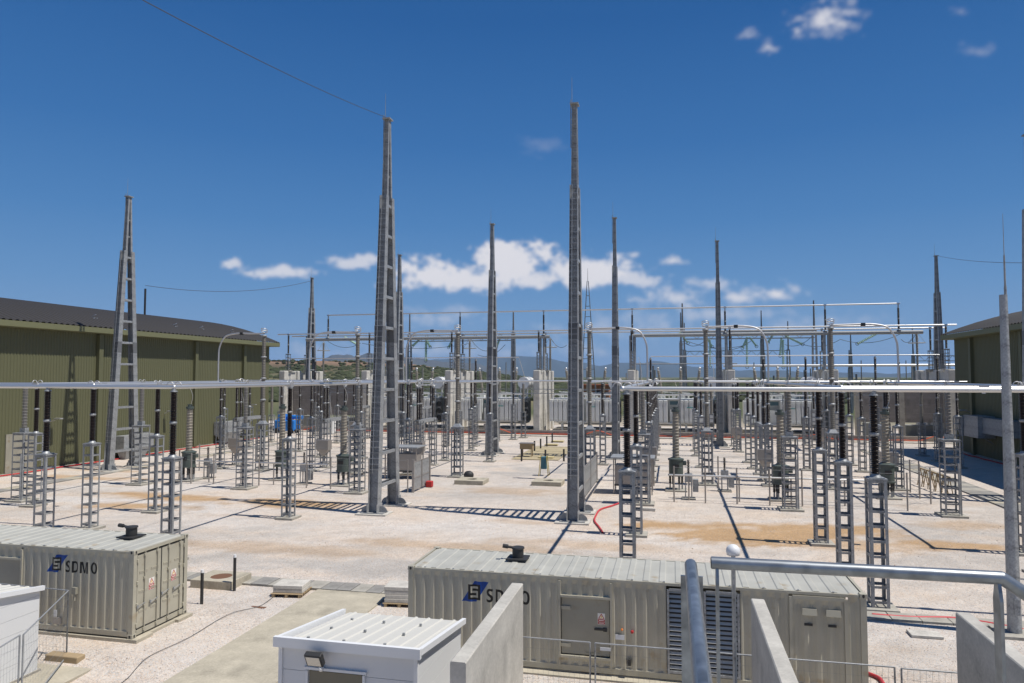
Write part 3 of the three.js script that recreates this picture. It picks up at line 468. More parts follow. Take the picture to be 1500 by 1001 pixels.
// panelled screens at both ends
[[-58, -46, 'sunny'], [23.6, 34, 'shaded']].forEach(([x0, x1, n]) => {
  const w = x1 - x0, o = thing('panel_wall', `grey mauve precast panel wall with dark opening near the ${n} hall`, 'wall', [(x0 + x1) / 2, 0, KZ - 2.4]), m = std(C(.37, .345, .335), .9, 0, { map: concTex });
  for (let r = 0; r < 4; r++) for (let c = 0; c < 2; c++) part(o, 'panel', box(w / 2 - .62, 1.16, .22, (c ? 1 : -1) * w / 4, 2.2 + .6 + r * 1.18, 0), m);
  for (const x of [-w / 2, 0, w / 2]) part(o, 'column', boxB(.62, 6.9, .6, x, 0, .1), M.concWarm);
  part(o, 'coping', box(w + .7, .22, .5, 0, 6.98, .05), M.concLight); part(o, 'machinery', [boxB(w * .3, 1.9, 1.4, -w / 4, .1, -1.5), boxB(w * .35, 1.7, 1.4, w / 4, .1, -1.5)], M.cooler);
});
function transformer(v) {
  const o = new THREE.Group(); o.name = 'power_transformer';
  part(o, 'plinth', boxB(9.6, .7, 6, 0, 0, -4), M.concWarm);
  part(o, 'tank', [rbox(8.4, 3.6, 3, .1, 0, 3.1, -4), box(8.8, .18, 3.4, 0, 4.95, -4)], M.trafoDark);
  const rad = mg([rbox(.56, 3.05, 1.15, .06), box(.5, .1, 1.2, 0, 1.2, 0), box(.5, .1, 1.2, 0, -1.2, 0)]);
  const xs = v === 1 ? [-4.9, -4.26, -3.62, -2.98, -2.34, .3, .94, 1.58, 2.22, 2.86, 3.5] : [-4.9, -4.26, -3.62, -2.98, -2.34, -.2, .44, 1.08, 1.72, 2.36, 3.0, 3.64];
  xs.forEach((x) => { part(o, 'radiator', rad, M.trafo).position.set(x, 3.35, -1.2); });
  part(o, 'header_pipe', [rod(V(-4.6, 5.0, -1.1), V(3.4, 5.0, -1.1), .11), rod(V(-4.6, 1.72, -1.1), V(3.4, 1.72, -1.1), .11), rod(V(-4.4, 5.6, -.9), V(4.6, 5.6, -.9), .1), rod(V(-4.4, 5.6, -.9), V(-4.9, 5.0, -1.2), .1)], M.white);
  part(o, 'support_leg', [boxB(.3, 1.2, .5, -3.4, .6, -1.2), boxB(.3, 1.2, .5, .4, .6, -1.2), boxB(.3, 1.2, .5, 2.4, .6, -1.2)], M.trafoDark);
  part(o, 'control_cabinet', [box(.9, 1.7, .6, -1.3, 2.7, -1.6)], M.trafo); part(o, 'nameplate', box(1.1, .5, .04, -1.2, 4.5, -1.3), std(C(.06, .12, .14), .4)); part(o, 'oil_gauge', box(.8, .12, .04, .9, 3.9, -.58), std(C(.12, .35, .32), .4));
  part(o, 'conservator', [new THREE.CylinderGeometry(.85, .85, 4.6, 22).rotateX(Math.PI / 2).translate(5.0 - 1.2, 7.2, -5), ...[0, 1, 2].map((k) => new THREE.CylinderGeometry(.9, .9, .14, 22).rotateX(Math.PI / 2).translate(3.8, 7.2, -3.3 - k * 1.4))], M.white); part(o, 'conservator_frame', [boxB(.16, 1.7, .16, 3.3, 5, -3.2), boxB(.16, 1.7, .16, 4.3, 5, -3.2), boxB(.16, 1.7, .16, 3.3, 5, -6.4), boxB(.16, 1.7, .16, 4.3, 5, -6.4)], M.white);
  for (const x of [-2.8, -.2, 2]) { const b = part(o, 'bushing', new THREE.LatheGeometry(shedProfile(3.6, .17, .25, 20), 10), M.tanPor); b.position.set(x, 5.4, -4.6); b.rotation.z = x * -.05; part(b, 'terminal', [cyl(.12, .12, .3, 0, 3.6, 0), new THREE.SphereGeometry(.2, 10, 8).translate(0, 3.9, 0)], M.alu); part(o, 'turret', cyl(.45, .42, .6, x, 5.0, -4.6, 14), M.trafo); }
  const clutter = []; for (let i = 0; i < 26; i++) { const x = rr(-4.3, 4.3), z = rr(-4.8, -2.2), h = rr(.2, .8); clutter.push(rnd() < .6 ? cyl(.07, .07, h, x, 5.03, z, 6) : boxB(.3, h * .6, .25, x, 5.03, z)); } for (let i = 0; i < 5; i++) { const z = rr(-4.8, -2.5); clutter.push(rod(V(-4.2, rr(5.3, 6), z), V(4.2, rr(5.3, 6), z), .05)); } part(o, 'pipework', clutter, M.trafo);
  { const fb = part(o, 'cooler', box(.5, 3, 2.4, 4.45, 3.2, -2.6), M.cooler); for (let k = 0; k < 3; k++) part(fb, 'fan', new THREE.CylinderGeometry(.4, .4, .06, 18).rotateX(Math.PI / 2).translate(4.45, 2.1 + k, -1.38), M.dark); };
  return o;
}
{ // cable tray along the transformer fronts
  const o = thing('cable_tray', 'long grey lattice cable tray along the transformer fronts', 'cable tray'), z = -97.9; for (const y of [5.75, 6.35]) part(o, 'chord', box(78, .09, .09, -12, y, z), M.zincLight); for (let i = 0; i < 60; i++) part(o, 'lacing', rod(V(-50.6 + i * 1.3, i % 2 ? 5.75 : 6.35, z), V(-49.3 + i * 1.3, i % 2 ? 6.35 : 5.75, z), .03, 5), M.zincLight); for (const x of [-50, -38, -25, -12, 1, 14, 26]) part(o, 'stanchion', boxB(.16, 5.7, .16, x, 0, z), M.zinc);
}
const tA = transformer(0), tB = transformer(1);
for (let i = 1; i < 6; i++) place(i === 3 ? tB : tA, 'power_transformer', (fwX[i] + fwX[i + 1]) / 2 + .3, KZ - .3, i === 3 ? 'power transformer with split radiator banks at the end of the aisle' : `power transformer with tall grey radiators, in the ${['', 'first', 'second', '', 'fourth', 'fifth'][i]} bay from the sunny hall`, 'transformer');
// buses above the fire walls
function wallPost(x, z, n, grp) { const o = thing('wall_post_insulator', `black post insulator on a lattice stand on top of the white fire walls, ${n}`, 'insulator', [x, 9.0, z], grp); lattice(o, 2.6, .56, .07, .5); part(o, 'insulator', GEO.blkF, M.black).position.y = 2.7; part(o, 'flange', GEO.flange, M.zincLight).position.y = 4.0; part(o, 'insulator', GEO.blkF, M.black).position.y = 4.15; part(o, 'cap', GEO.cap, M.zincLight).position.y = 5.45; }
[[-100.5, 407, 1401.8, 'front tube'], [-106.2, 428, 1384, 'rear tube']].forEach(([z, u0, u1, n], k) => { const a = onZ(u0, 485, z).x, b = onZ(u1, 485, z).x; const o = bar(`long high aluminium tube above the white fire walls, ${n}`, [[a, 14.72, z], [b, 14.72, z]], .1); fwX.forEach((x) => { const xx = Math.min(b - .6, Math.max(a + .6, x)); clamp(o, xx, 14.72, z, true); wallPost(xx, z, n, 'posts of the high ' + n); }); });
{
  const z = -103.3, y = 14.0, a = onZ(479.6, 460, z).x, b = onZ(1318.4, 445, z).x; const o = bar('topmost aluminium tube crossing high above the transformers', [[a, 17.85, z], [b, 17.85, z]], .1);
  [-57, -5.4].forEach((x0, k) => {
    const x1 = k ? 32.4 : -17.6, t = thing('portal_gantry', `steel portal gantry with thick tube beam over the transformers, ${k ? 'shaded' : 'sunny'} hall end`, 'gantry'); part(t, 'beam', rod(V(x0, y, z), V(x1, y, z), .26, 12), M.zinc);
    for (const x of k ? [-5.5, 7.7, 20.5] : [-44.9, -31.8, -18.7]) for (const s of [-.28, .28]) part(t, 'column', cyl(.2, .2, y - 9.0, x + s, 9.0, z), M.zinc);
  });
  for (const u of [481, 674, 796.4, 926, 1062, 1208.6, 1316]) { const x = onZ(u, 452, z).x; clamp(o, x, 17.85, z, true); const t = thing('beam_post_insulator', 'black post insulator standing under the topmost tube', 'insulator', [x, x > -17.6 && x < -5.4 ? y : y + .26, z], 'posts under the topmost tube'); part(t, 'foot', GEO.foot, M.zincLight); part(t, 'insulator', GEO.blkF, M.black).position.y = .2; part(t, 'flange', GEO.flange, M.zincLight).position.y = 1.5; part(t, 'insulator', GEO.blkF, M.black).position.y = 1.65; part(t, 'cap', GEO.cap, M.zincLight).position.y = 2.95; part(t, 'spacer', cyl(.08, .08, .5, 0, 3.1, 0), M.zincLight); }
}
// ------------------------------------------------------------------ switchyard beyond: gantries, strings, masts
function farGantry(label, u0, u1, v, z, hExtra) {
  const a = onZ(u0, v, z), b = onZ(u1, v, z), y = (a.y + b.y) / 2, o = thing('lattice_gantry', label, 'gantry');
  const bm = [box(b.x - a.x, .16, .16, (a.x + b.x) / 2, y + .7, z + .5), box(b.x - a.x, .16, .16, (a.x + b.x) / 2, y - .7, z + .5), box(b.x - a.x, .16, .16, (a.x + b.x) / 2, y + .7, z - .5), box(b.x - a.x, .16, .16, (a.x + b.x) / 2, y - .7, z - .5)]; const n = Math.round((b.x - a.x) / 1.4);
  for (let i = 0; i < n; i++) { const x = mix(a.x, b.x, i / n), x2 = mix(a.x, b.x, (i + 1) / n); bm.push(rod(V(x, y + (i % 2 ? .7 : -.7), z + .5), V(x2, y + (i % 2 ? -.7 : .7), z + .5), .06, 5)); } part(o, 'beam', bm, M.zinc);
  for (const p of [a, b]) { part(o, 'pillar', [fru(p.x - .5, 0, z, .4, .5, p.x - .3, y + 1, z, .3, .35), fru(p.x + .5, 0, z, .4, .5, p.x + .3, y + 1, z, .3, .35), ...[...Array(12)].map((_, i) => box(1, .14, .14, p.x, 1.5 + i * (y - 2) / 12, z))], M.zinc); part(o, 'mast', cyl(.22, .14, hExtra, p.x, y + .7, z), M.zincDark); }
  return [a, b, y];
}
function string(u, v, z, dx, dy, label) { const p = onZ(u, v, z), o = thing('insulator_string', label, 'insulator', [p.x, p.y, p.z], 'pale green strings in the yard beyond'); for (const s of [-.25, .25]) { const L = Math.hypot(dx, dy), g = new THREE.LatheGeometry(shedProfile(L, .12, .27, 14), 8).rotateZ(-Math.atan2(dx, dy)); part(o, 'glass_string', g.translate(0, 0, s), M.glassGreen); } part(o, 'end_fitting', new THREE.TorusGeometry(.3, .05, 5, 12).translate(dx, dy, 0), M.wire); }
farGantry('lattice beam gantry in the yard beyond, nearer pair of pillars', 1000, 1193, 491, -150, 6);
farGantry('lattice beam gantry in the yard beyond, lower and farther', 1003, 1155, 518, -205, 8);
farGantry('lattice beam gantry in the yard beyond the sunny side fire walls', 600, 752, 495, -150, 5);
farGantry('distant lattice gantry beside the shaded hall roof corner', 1338, 1470, 525, -215, 8);
for (const [u, v, dx, dy] of [[995, 487, 1.6, -2], [1035, 494, 1.0, -1.8], [1095, 494, -.9, -2], [1098, 494, 1.2, -1.7], [1135, 486, -1.2, -2], [1145, 494, -.3, -3.4], [1150, 492, 3, -1.6], [1288, 487, -3.6, -2], [505, 494, 3, -1.7], [618, 494, -2, -1.8], [622, 494, 1.2, -2], [624, 500, 0, -4], [664, 496, -1, -1.8], [733, 494, -.8, -2], [1040, 498, 0, -5], [1094, 498, 0, -5], [1147, 498, 0, -5]]) string(u, v, -150, dx * 1.1, dy * 1.1, 'pale green glass insulator string hanging in the yard beyond');
{
  const farM = [[474, 500, 6], [688, 496, 6], [806, 494, 6], [1343, 486, 6]];
  farM.forEach(([u, v]) => { const p = onZ(u, v, -117), o = thing('arrester_mast', 'slim brown arrester mast with round crosspiece behind the fire walls', 'mast', [p.x, 0, p.z], 'arrester masts behind the fire walls'); const h = p.y; lattice(o, h - 6, .7, .08, .8); part(o, 'insulator', new THREE.LatheGeometry(shedProfile(5.6, .15, .2, 30), 8).translate(0, h - 5.9, 0), M.tanCol); part(o, 'grading_ring', [new THREE.TorusGeometry(1.15, .05, 5, 20).rotateX(Math.PI / 2).translate(0, h - 1.7, 0), ...[0, 1, 2, 3].map((k) => rod(V(0, h, 0), V(Math.cos(k * 1.57) * 1.15, h - 1.7, Math.sin(k * 1.57) * 1.15), .025, 4))], M.zincLight); });
  const post = mg([cyl(.14, .1, 9, 0, 0, 0, 6)]), postB = mg([cyl(.16, .16, 4.5, 0, 0, 0, 6), cyl(.2, .2, 4, 0, 4.5, 0, 8)]);
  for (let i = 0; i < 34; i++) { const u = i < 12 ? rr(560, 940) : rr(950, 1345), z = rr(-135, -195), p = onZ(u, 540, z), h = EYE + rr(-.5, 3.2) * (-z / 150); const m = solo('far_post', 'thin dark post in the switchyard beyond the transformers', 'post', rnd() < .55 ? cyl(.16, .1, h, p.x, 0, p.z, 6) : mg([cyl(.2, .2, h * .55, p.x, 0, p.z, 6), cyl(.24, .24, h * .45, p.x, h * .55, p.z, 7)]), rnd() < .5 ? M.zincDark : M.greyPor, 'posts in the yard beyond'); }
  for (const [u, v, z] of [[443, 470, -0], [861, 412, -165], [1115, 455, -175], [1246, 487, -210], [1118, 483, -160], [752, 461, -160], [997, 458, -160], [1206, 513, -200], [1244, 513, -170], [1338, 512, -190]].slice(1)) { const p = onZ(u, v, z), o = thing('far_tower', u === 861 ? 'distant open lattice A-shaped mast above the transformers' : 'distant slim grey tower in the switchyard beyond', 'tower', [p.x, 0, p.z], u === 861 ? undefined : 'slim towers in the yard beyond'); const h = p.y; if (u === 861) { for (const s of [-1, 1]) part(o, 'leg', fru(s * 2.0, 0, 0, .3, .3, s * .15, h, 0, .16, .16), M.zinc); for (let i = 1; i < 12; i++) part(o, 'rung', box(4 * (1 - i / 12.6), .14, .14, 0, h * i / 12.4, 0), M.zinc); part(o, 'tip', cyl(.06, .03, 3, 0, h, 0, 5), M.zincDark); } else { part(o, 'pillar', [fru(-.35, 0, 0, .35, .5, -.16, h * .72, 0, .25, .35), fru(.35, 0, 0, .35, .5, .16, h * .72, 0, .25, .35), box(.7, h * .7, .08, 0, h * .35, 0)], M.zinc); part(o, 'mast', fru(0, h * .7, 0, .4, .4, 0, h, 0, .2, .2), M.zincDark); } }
  // tube bus and slack conductors beyond
  bar('pale thick tube bus in the yard beyond, behind the fire walls', [[onZ(1060, 536, -140).x, onZ(1060, 536, -140).y, -140], [onZ(1400, 535, -140).x, onZ(1400, 535, -140).y, -140]], .22);
  bar('thin grey tube bus in the yard beyond the aisle', [[onZ(925, 533, -142).x, 10.6, -142], [onZ(1080, 533, -142).x, 10.6, -142]], .1, undefined, M.zinc);
  const wires = [[1035, 497, 1000, 500], [1000, 497, 1095, 505], [1165, 500, 1230, 498], [1230, 497, 1320, 489], [1320, 497, 1343, 487], [480, 500, 528, 503], [530, 503, 690, 503], [1150, 505, 1195, 487], [1040, 508, 1100, 500], [690, 497, 720, 512], [806, 494, 830, 506], [740, 505, 700, 520]];
  wires.forEach(([u0, v0, u1, v1]) => sag('slack conductor between insulator strings in the yard beyond', onZ(u0, v0, -150), onZ(u1, v1, -150), 1.2, .05, 'conductor').userData.group = 'slack conductors beyond');
}
{ // brick hut and perimeter planting
  const p = onZ(866, 560, -172), o = thing('brick_hut', 'small orange brick hut with flat tiled roof beyond the transformers', 'building', [p.x, 0, -172]); part(o, 'wall', boxB(9, 6, 6, 0, 0, 0), std(C(.38, .17, .09), .9)); part(o, 'roof', box(10, .35, 7, 0, 6.1, 0), M.redRoof); for (const x of [-2.6, 2]) part(o, 'window', box(1.4, 1.3, .1, x, 4.2, 3.03), M.dark);
  // hedges and scrub at the edge of the fields
  const base = new THREE.IcosahedronGeometry(1, 2), q = base.attributes.position; for (let i = 0; i < q.count; i++) { const x = q.getX(i), y = q.getY(i), z = q.getZ(i), k = .72 + .55 * fbm(x * 3 + 7 + z * 2, y * 3 + z * 3, 3); q.setXYZ(i, x * k, y * k, z * k); } base.computeVertexNormals();
  const N = 9000, im = new THREE.InstancedMesh(base, std(C(1, 1, 1), 1), N), m4 = new THREE.Matrix4(), cc = new THREE.Color();
  for (let i = 0; i < N; i++) { const u = rr(200, 1550), r = i < 900 ? rr(240, 330) : rr(330, 1400), d = rayOf(u, 552), h0 = Math.hypot(d.x, d.z), ridge = u < 800 ? 1 : 0; const s = i < 900 ? rr(.9, 2.1) : rr(1.2, 3.0); const y = r > 300 ? (27 * (1 - sst(520, 800, u)) + 8 * (1 - sst(700, 880, u)) + 3 * sst(1130, 1500, u)) * sst(450, 1300, r) * .98 : 0; if (y > 21 && rnd() < .85) { i--; continue; } m4.makeScale(s * rr(1.1, 2), s * rr(.6, 1.1), s * rr(1.1, 2)).setPosition(d.x / h0 * r, y + s * .2, d.z / h0 * r); im.setMatrixAt(i, m4); const k = rr(.7, 1.3); cc.setRGB(.045 * k, .055 * k, .024 * k); im.setColorAt(i, cc); }
  im.name = 'scrub_and_hedges'; im.userData = { kind: 'stuff', label: 'dark green scrub and hedges across the plain behind the yard', category: 'vegetation' }; shadow(im); scene.add(im);
}
// ------------------------------------------------------------------ generator containers
const CW = 2.438, CH = 2.591, CL = 12.192;
function sheetFaded(a0, a1, y0, y1, map, fade = .13) { // corrugated side sheet whose ribs die out at the top and bottom
  const pr = trap(a0, a1, .278, -.036, .27, .24), f0 = pr.map(([a, b]) => [a, 0]);
  const strip = (pa, ya, pb, yb) => { const pos = [], uv = [], idx = []; for (let i = 0; i < pa.length - 1; i++) { const k = pos.length / 3; for (const [[a, b], y] of [[pa[i], ya], [pa[i + 1], ya], [pb[i + 1], yb], [pb[i], yb]]) { const v = map(a, y, b); pos.push(v.x, v.y, v.z); uv.push(a, y); } idx.push(k, k + 1, k + 2, k, k + 2, k + 3); } const g = new THREE.BufferGeometry(); g.setAttribute('position', new THREE.Float32BufferAttribute(pos, 3)); g.setAttribute('uv', new THREE.Float32BufferAttribute(uv, 2)); g.setIndex(idx); g.computeVertexNormals(); return g; };
  return mg([strip(f0, y0, pr, y0 + .05), strip(pr, y0 + .05, pr, y1 - fade), strip(pr, y1 - fade, f0, y1)]);
}
const BEIGE = 'rgb(186,181,163)';
function logoMat(a0, a1, cx, cy, hgt) { // flat print of the maker's mark on the painted sheet
  const cv = document.createElement('canvas'); cv.width = 1024; cv.height = 1024; const c = cv.getContext('2d'), sx = 1024 / (a1 - a0), sy = 1024 / CH;
  c.fillStyle = BEIGE; c.fillRect(0, 0, 1024, 1024);
  for (let i = 0; i < 900; i++) { c.fillStyle = `rgba(${rnd() < .5 ? '120,105,80' : '200,198,188'},${rr(.02, .07)})`; const w = rr(2, 14), h = rr(10, 160); c.fillRect(rnd() * 1024, rnd() * 1024, w, h); }
  c.save(); c.translate((cx - a0) * sx, (CH - cy) * sy); c.scale(sx * hgt, sy * hgt); // unit: mark height = 1, origin at mark centre-left
  c.fillStyle = 'rgb(0,66,150)'; for (const o of [0, .62]) { c.beginPath(); c.moveTo(.45 + o * .8, -.62); c.lineTo(.98 + o * .8 - (o ? .12 : 0), -.62); c.lineTo(.18 + o * .8 - (o ? .12 : 0), .62); c.lineTo(-.35 + o * .8, .62); c.fill(); }
  c.fillStyle = 'rgb(22,22,22)'; c.fillRect(.05, -.42, .78, .92); c.fillStyle = BEIGE; c.fillRect(.2, -.30, .48, .13); c.fillRect(.2, -.03, .48, .13); c.fillRect(.2, .24, .48, .13); c.fillRect(.2, -.2, .12, .2); c.fillRect(.56, .05, .12, .2);
  c.fillStyle = 'rgb(22,22,22)'; c.font = 'bold 1px sans-serif'; c.scale(.92, 1.12); let x = 1.28; for (const ch of 'SDMO') { c.fillText(ch, x, .44); x += c.measureText(ch).width + .05; } c.restore();
  const t = new THREE.CanvasTexture(cv); t.colorSpace = THREE.SRGBColorSpace; t.wrapS = t.wrapT = THREE.ClampToEdgeWrapping; t.repeat.set(1 / (a1 - a0), 1 / CH); t.offset.set(-a0 / (a1 - a0), 0); return std(C(.93, .93, .93), .5, .05, { map: t });
}
const wallM = std(C(.60, .59, .56), .85, 0, { map: concTex });
M.cont = std(new THREE.Color(BEIGE), .5, .05, { map: dirtTex }); M.contRoof = std(C(.50, .495, .44), .6, .05, { map: dirtTex });
function printMat(w, h, draw) { const cv = document.createElement('canvas'); cv.width = w; cv.height = h; draw(cv.getContext('2d'), w, h); const t = new THREE.CanvasTexture(cv); t.colorSpace = THREE.SRGBColorSpace; return std(C(1, 1, 1), .5, 0, { map: t }); }
const warnMat = printMat(128, 192, (c, w, h) => { c.fillStyle = '#e8e4dc'; c.fillRect(0, 0, w, h); c.fillStyle = '#b02a2a'; c.beginPath(); c.moveTo(64, 4); c.lineTo(120, 96); c.lineTo(8, 96); c.fill(); c.fillStyle = '#f2ead0'; c.beginPath(); c.moveTo(64, 28); c.lineTo(102, 88); c.lineTo(26, 88); c.fill(); c.fillStyle = '#e0b020'; c.fillRect(56, 48, 16, 30); c.fillStyle = '#a82222'; c.fillRect(4, 104, 120, 42); c.fillStyle = '#f0e8e0'; c.fillRect(20, 118, 88, 12); c.fillStyle = '#a82222'; c.fillRect(4, 152, 120, 34); c.fillStyle = '#f0e8e0'; c.fillRect(20, 164, 88, 10); });
function containerShell(o, L) {
  const fp = (w, h, d, x, y, z) => box(w, h, d, x, y, z);
  for (const [x, z] of [[.08, -.08], [L - .08, -.08], [.08, -CW + .08], [L - .08, -CW + .08]]) { part(o, 'corner_post', box(.15, CH - .24, .15, x, CH / 2, z), M.cont); for (const y of [.06, CH - .06]) { const k = part(o, 'corner_casting', rbox(.178, .118, .178, .012, x, y, z), M.cont); part(k, 'slot', [new THREE.CylinderGeometry(.032, .032, .02, 10).rotateX(Math.PI / 2).scale(1, 1.4, 1).translate(x, y, z + .083), new THREE.CylinderGeometry(.032, .032, .02, 10).rotateZ(Math.PI / 2).scale(1, 1.4, 1).translate(x + .083, y, z)], M.dark); } }
  part(o, 'bottom_rail', [fp(L - .36, .15, .06, L / 2, .12, -.04), fp(L - .36, .15, .06, L / 2, .12, -CW + .04), fp(.06, .15, CW - .36, .04, .12, -CW / 2), fp(.06, .15, CW - .36, L - .04, .12, -CW / 2)], M.cont);
  part(o, 'top_rail', [fp(L - .36, .07, .07, L / 2, CH - .075, -.045), fp(L - .36, .07, .07, L / 2, CH - .075, -CW + .045), fp(.07, .1, CW - .36, .045, CH - .07, -CW / 2), fp(.07, .1, CW - .36, L - .045, CH - .07, -CW / 2)], M.cont);
  part(o, 'roof', folded(trap(.1, L - .1, .42, .02, .55, .07), .085, CW - .085, (a, y, b) => V(a, CH - .05 + b, -y)), M.contRoof);
  const cl = []; for (let x = .5; x < L - .3; x += .84) cl.push(box(.05, .018, .03, x, CH - .012, -.06)); part(o, 'roof_clip', cl, M.aluDull);
  part(o, 'rear_panel', box(L - .2, CH - .3, .03, L / 2, CH / 2, -CW + .06), M.cont); part(o, 'floor', box(L - .2, .05, CW - .2, L / 2, .22, -CW / 2), M.dark);
  part(o, 'end_panel', sheetFaded(.16, CW - .16, .19, CH - .1, (a, y, b) => V(.035 - b, y, -a)), M.cont);
}
function exhaust(o, x, z) { part(o, 'exhaust_plate', box(.62, .04, .62, x, CH + .02, z), M.dark); part(o, 'exhaust', [cyl(.17, .17, .26, x, CH + .04, z, 20), cyl(.2, .19, .04, x, CH + .3, z, 20)], M.dark); part(o, 'exhaust_flap', [rod(V(x - .1, CH + .31, z), V(x - .36, CH + .34, z + .02), .04), rod(V(x - .3, CH + .34, z + .02), V(x - .46, CH + .36, z + .03), .065)], M.dark); }
function doorEnd(o, L) { // pair of cargo doors with locking bars on the +x end
  const X = L - .02;
  for (const s of [0, 1]) {
    const z0 = -.18 - s * 1.05, d = part(o, 'cargo_door', box(.05, CH - .42, 1.0, X - .02, CH / 2 + .03, z0 - .5), M.cont);
    for (let k = 0; k < 3; k++) for (const q of [.22, .72]) { part(d, 'pressing', [fru(X + .004, .68 + k * .58, z0 - q - .02, .012, .34, X + .004, .76 + k * .58, z0 - q - .02, .04, .34)], M.cont); }
    for (const q of [.28, .82]) { part(d, 'locking_bar', rod(V(X + .045, .12, z0 - q), V(X + .045, CH - .12, z0 - q), .017), M.cont); for (const y of [.17, .9, 1.7, CH - .2]) part(d, 'bracket', box(.05, .07, .09, X + .03, y, z0 - q), M.cont); part(d, 'handle', [rod(V(X + .06, .95 + s * .1, z0 - q), V(X + .06, .88 + s * .1, z0 - q + .32), .013), box(.03, .1, .05, X + .05, .9 + s * .1, z0 - q + .3)], M.zinc); }
    const w = part(d, 'warning_sticker', new THREE.PlaneGeometry(.24, .36).rotateY(Math.PI / 2), warnMat); w.position.set(X + .012, 1.42, z0 - (s ? .55 : .6));
    for (const y of [.35, .95, 1.6, 2.25]) part(d, 'hinge', box(.06, .1, .07, X + .02, y, s ? z0 - 1.02 : z0 + .02), M.cont);
  }
  part(o, 'door_gap', [box(.012, CH - .44, .025, X, CH / 2 + .03, -1.205), box(.012, .022, 2.05, X, CH - .17, -1.22), box(.012, .022, 2.05, X, .235, -1.22)], M.dark);
}
{
  // right container: front-left corner from the photograph
  const y0 = .06, z0 = -19.6, x0 = onZ(597.8, 829.2, z0).x, o = thing('generator_container', 'long beige generator container with louvres and side door beside the concrete walls', 'container', [x0, y0, z0]);
  const ax = (u, v = 900) => onZ(u, v, z0).x - x0; containerShell(o, CL);
  const A = [ax(818), ax(897), ax(976), ax(1085), ax(1156), ax(1243)], FY = .19, TY = CH - .11, fm = (a, y, b) => V(a, y, -.02 + b);
  part(o, 'side_panel', sheetFaded(.16, A[0], FY, TY, fm), logoMat(.16, A[0], ax(684), 1.98, .46));
  part(o, 'side_panel', sheetFaded(A[1], A[2], FY, TY, fm), M.cont); part(o, 'side_panel', sheetFaded(A[3], A[4], FY, TY, fm), M.cont);
  part(o, 'side_panel', sheetFaded(A[5], CL - .16, FY, TY, fm), M.cont);
  // door bay
  const dw = A[1] - A[0]; part(o, 'side_panel', sheetFaded(A[0] + .02, A[1] - .02, TY - .42, TY, fm), M.cont); part(o, 'side_panel', sheetFaded(A[0] + .02, A[1] - .02, FY, FY + .22, fm), M.cont);
  part(o, 'door_frame', [box(.06, CH - .34, .09, A[0] + .03, CH / 2 + .03, -.02), box(.06, CH - .34, .09, A[1] - .03, CH / 2 + .03, -.02), box(dw - .12, .06, .1, (A[0] + A[1]) / 2, TY - .44, -.015), box(dw - .12, .06, .1, (A[0] + A[1]) / 2, FY + .24, -.015)], M.cont);
  const d = part(o, 'door', box(dw - .16, 1.58, .05, (A[0] + A[1]) / 2, FY + .27 + .82, -.07), M.beigeDoor); for (const y of [.72, 1.72]) part(d, 'hinge', box(.26, .09, .03, A[0] + .2, y, -.03), M.cont);
  part(d, 'handle', [box(.34, .05, .04, A[1] - .32, 1.2, -.03), box(.1, .09, .05, A[1] - .2, 1.2, -.03)], M.dark); const w = part(d, 'warning_sticker', new THREE.PlaneGeometry(.2, .3), warnMat); w.position.set(A[1] - .3, 1.48, -.04);
  const num = printMat(256, 64, (c) => { c.fillStyle = 'rgb(150,146,130)'; c.fillRect(0, 0, 256, 64); c.fillStyle = '#222'; c.font = '46px sans-serif'; c.fillText('X 1000', 50, 48); }); const nm = part(d, 'lettering', new THREE.PlaneGeometry(.34, .085), num); nm.position.set(A[1] - .34, 2.0, -.041);
  const web = printMat(256, 40, (c) => { c.fillStyle = 'rgb(150,146,130)'; c.fillRect(0, 0, 256, 40); c.fillStyle = '#333'; c.font = '30px sans-serif'; c.fillText('www.sdmo.com', 26, 29); }); const wl = part(d, 'lettering', new THREE.PlaneGeometry(.44, .07), web); wl.position.set(A[1] - .55, .56, -.041);
  // controls
  const bx = ax(926); part(o, 'emergency_button', [new THREE.CylinderGeometry(.035, .045, .06, 14).rotateX(Math.PI / 2).translate(ax(926), 1.22, .04)], M.red); part(o, 'beacon', [new THREE.SphereGeometry(.032, 12, 8).translate(ax(911), 1.26, .03)], std(C(.75, .2, .02), .3)); const pl = part(o, 'plate', box(.24, .13, .01, ax(908), 1.05, .012), M.white); part(o, 'socket_box', box(.1, .16, .08, ax(921), .42, .03), M.dark);
  // louvre bays
  for (const [p, q] of [[A[2] + .02, (A[2] + A[3]) / 2 - .02], [(A[2] + A[3]) / 2 + .02, A[3] - .02]]) { const W = q - p; part(o, 'louvre_frame', [box(.06, CH - .4, .07, p + .03, CH / 2, -.02), box(.06, CH - .4, .07, q - .03, CH / 2, -.02), box(W - .12, .06, .07, (p + q) / 2, CH - .2, -.02), box(W - .12, .06, .07, (p + q) / 2, .25, -.02)], M.zinc); part(o, 'louvre_back', box(W - .1, CH - .5, .02, (p + q) / 2, CH / 2, -.2), M.dark); for (let k = 0; k < 17; k++) { const s = part(o, 'louvre_blade', fru(0, -.03, 0, W - .12, .012, 0, .03, -.05, W - .12, .012), M.blade); s.position.set((p + q) / 2, .36 + k * .123, -.03); } }
  // framed service panel with two hooded vents
  const sp = A[5] - A[4]; part(o, 'service_panel', sheetFaded(A[4] + .1, A[5] - .1, FY + .05, TY - .12, (a, y, b) => V(a, y, -.01 + b)), M.cont); part(o, 'service_frame', [box(.09, CH - .34, .05, A[4] + .05, CH / 2, -.008), box(.09, CH - .34, .05, A[5] - .05, CH / 2, -.008), box(sp - .18, .09, .05, (A[4] + A[5]) / 2, TY - .07, -.008)], M.cont);
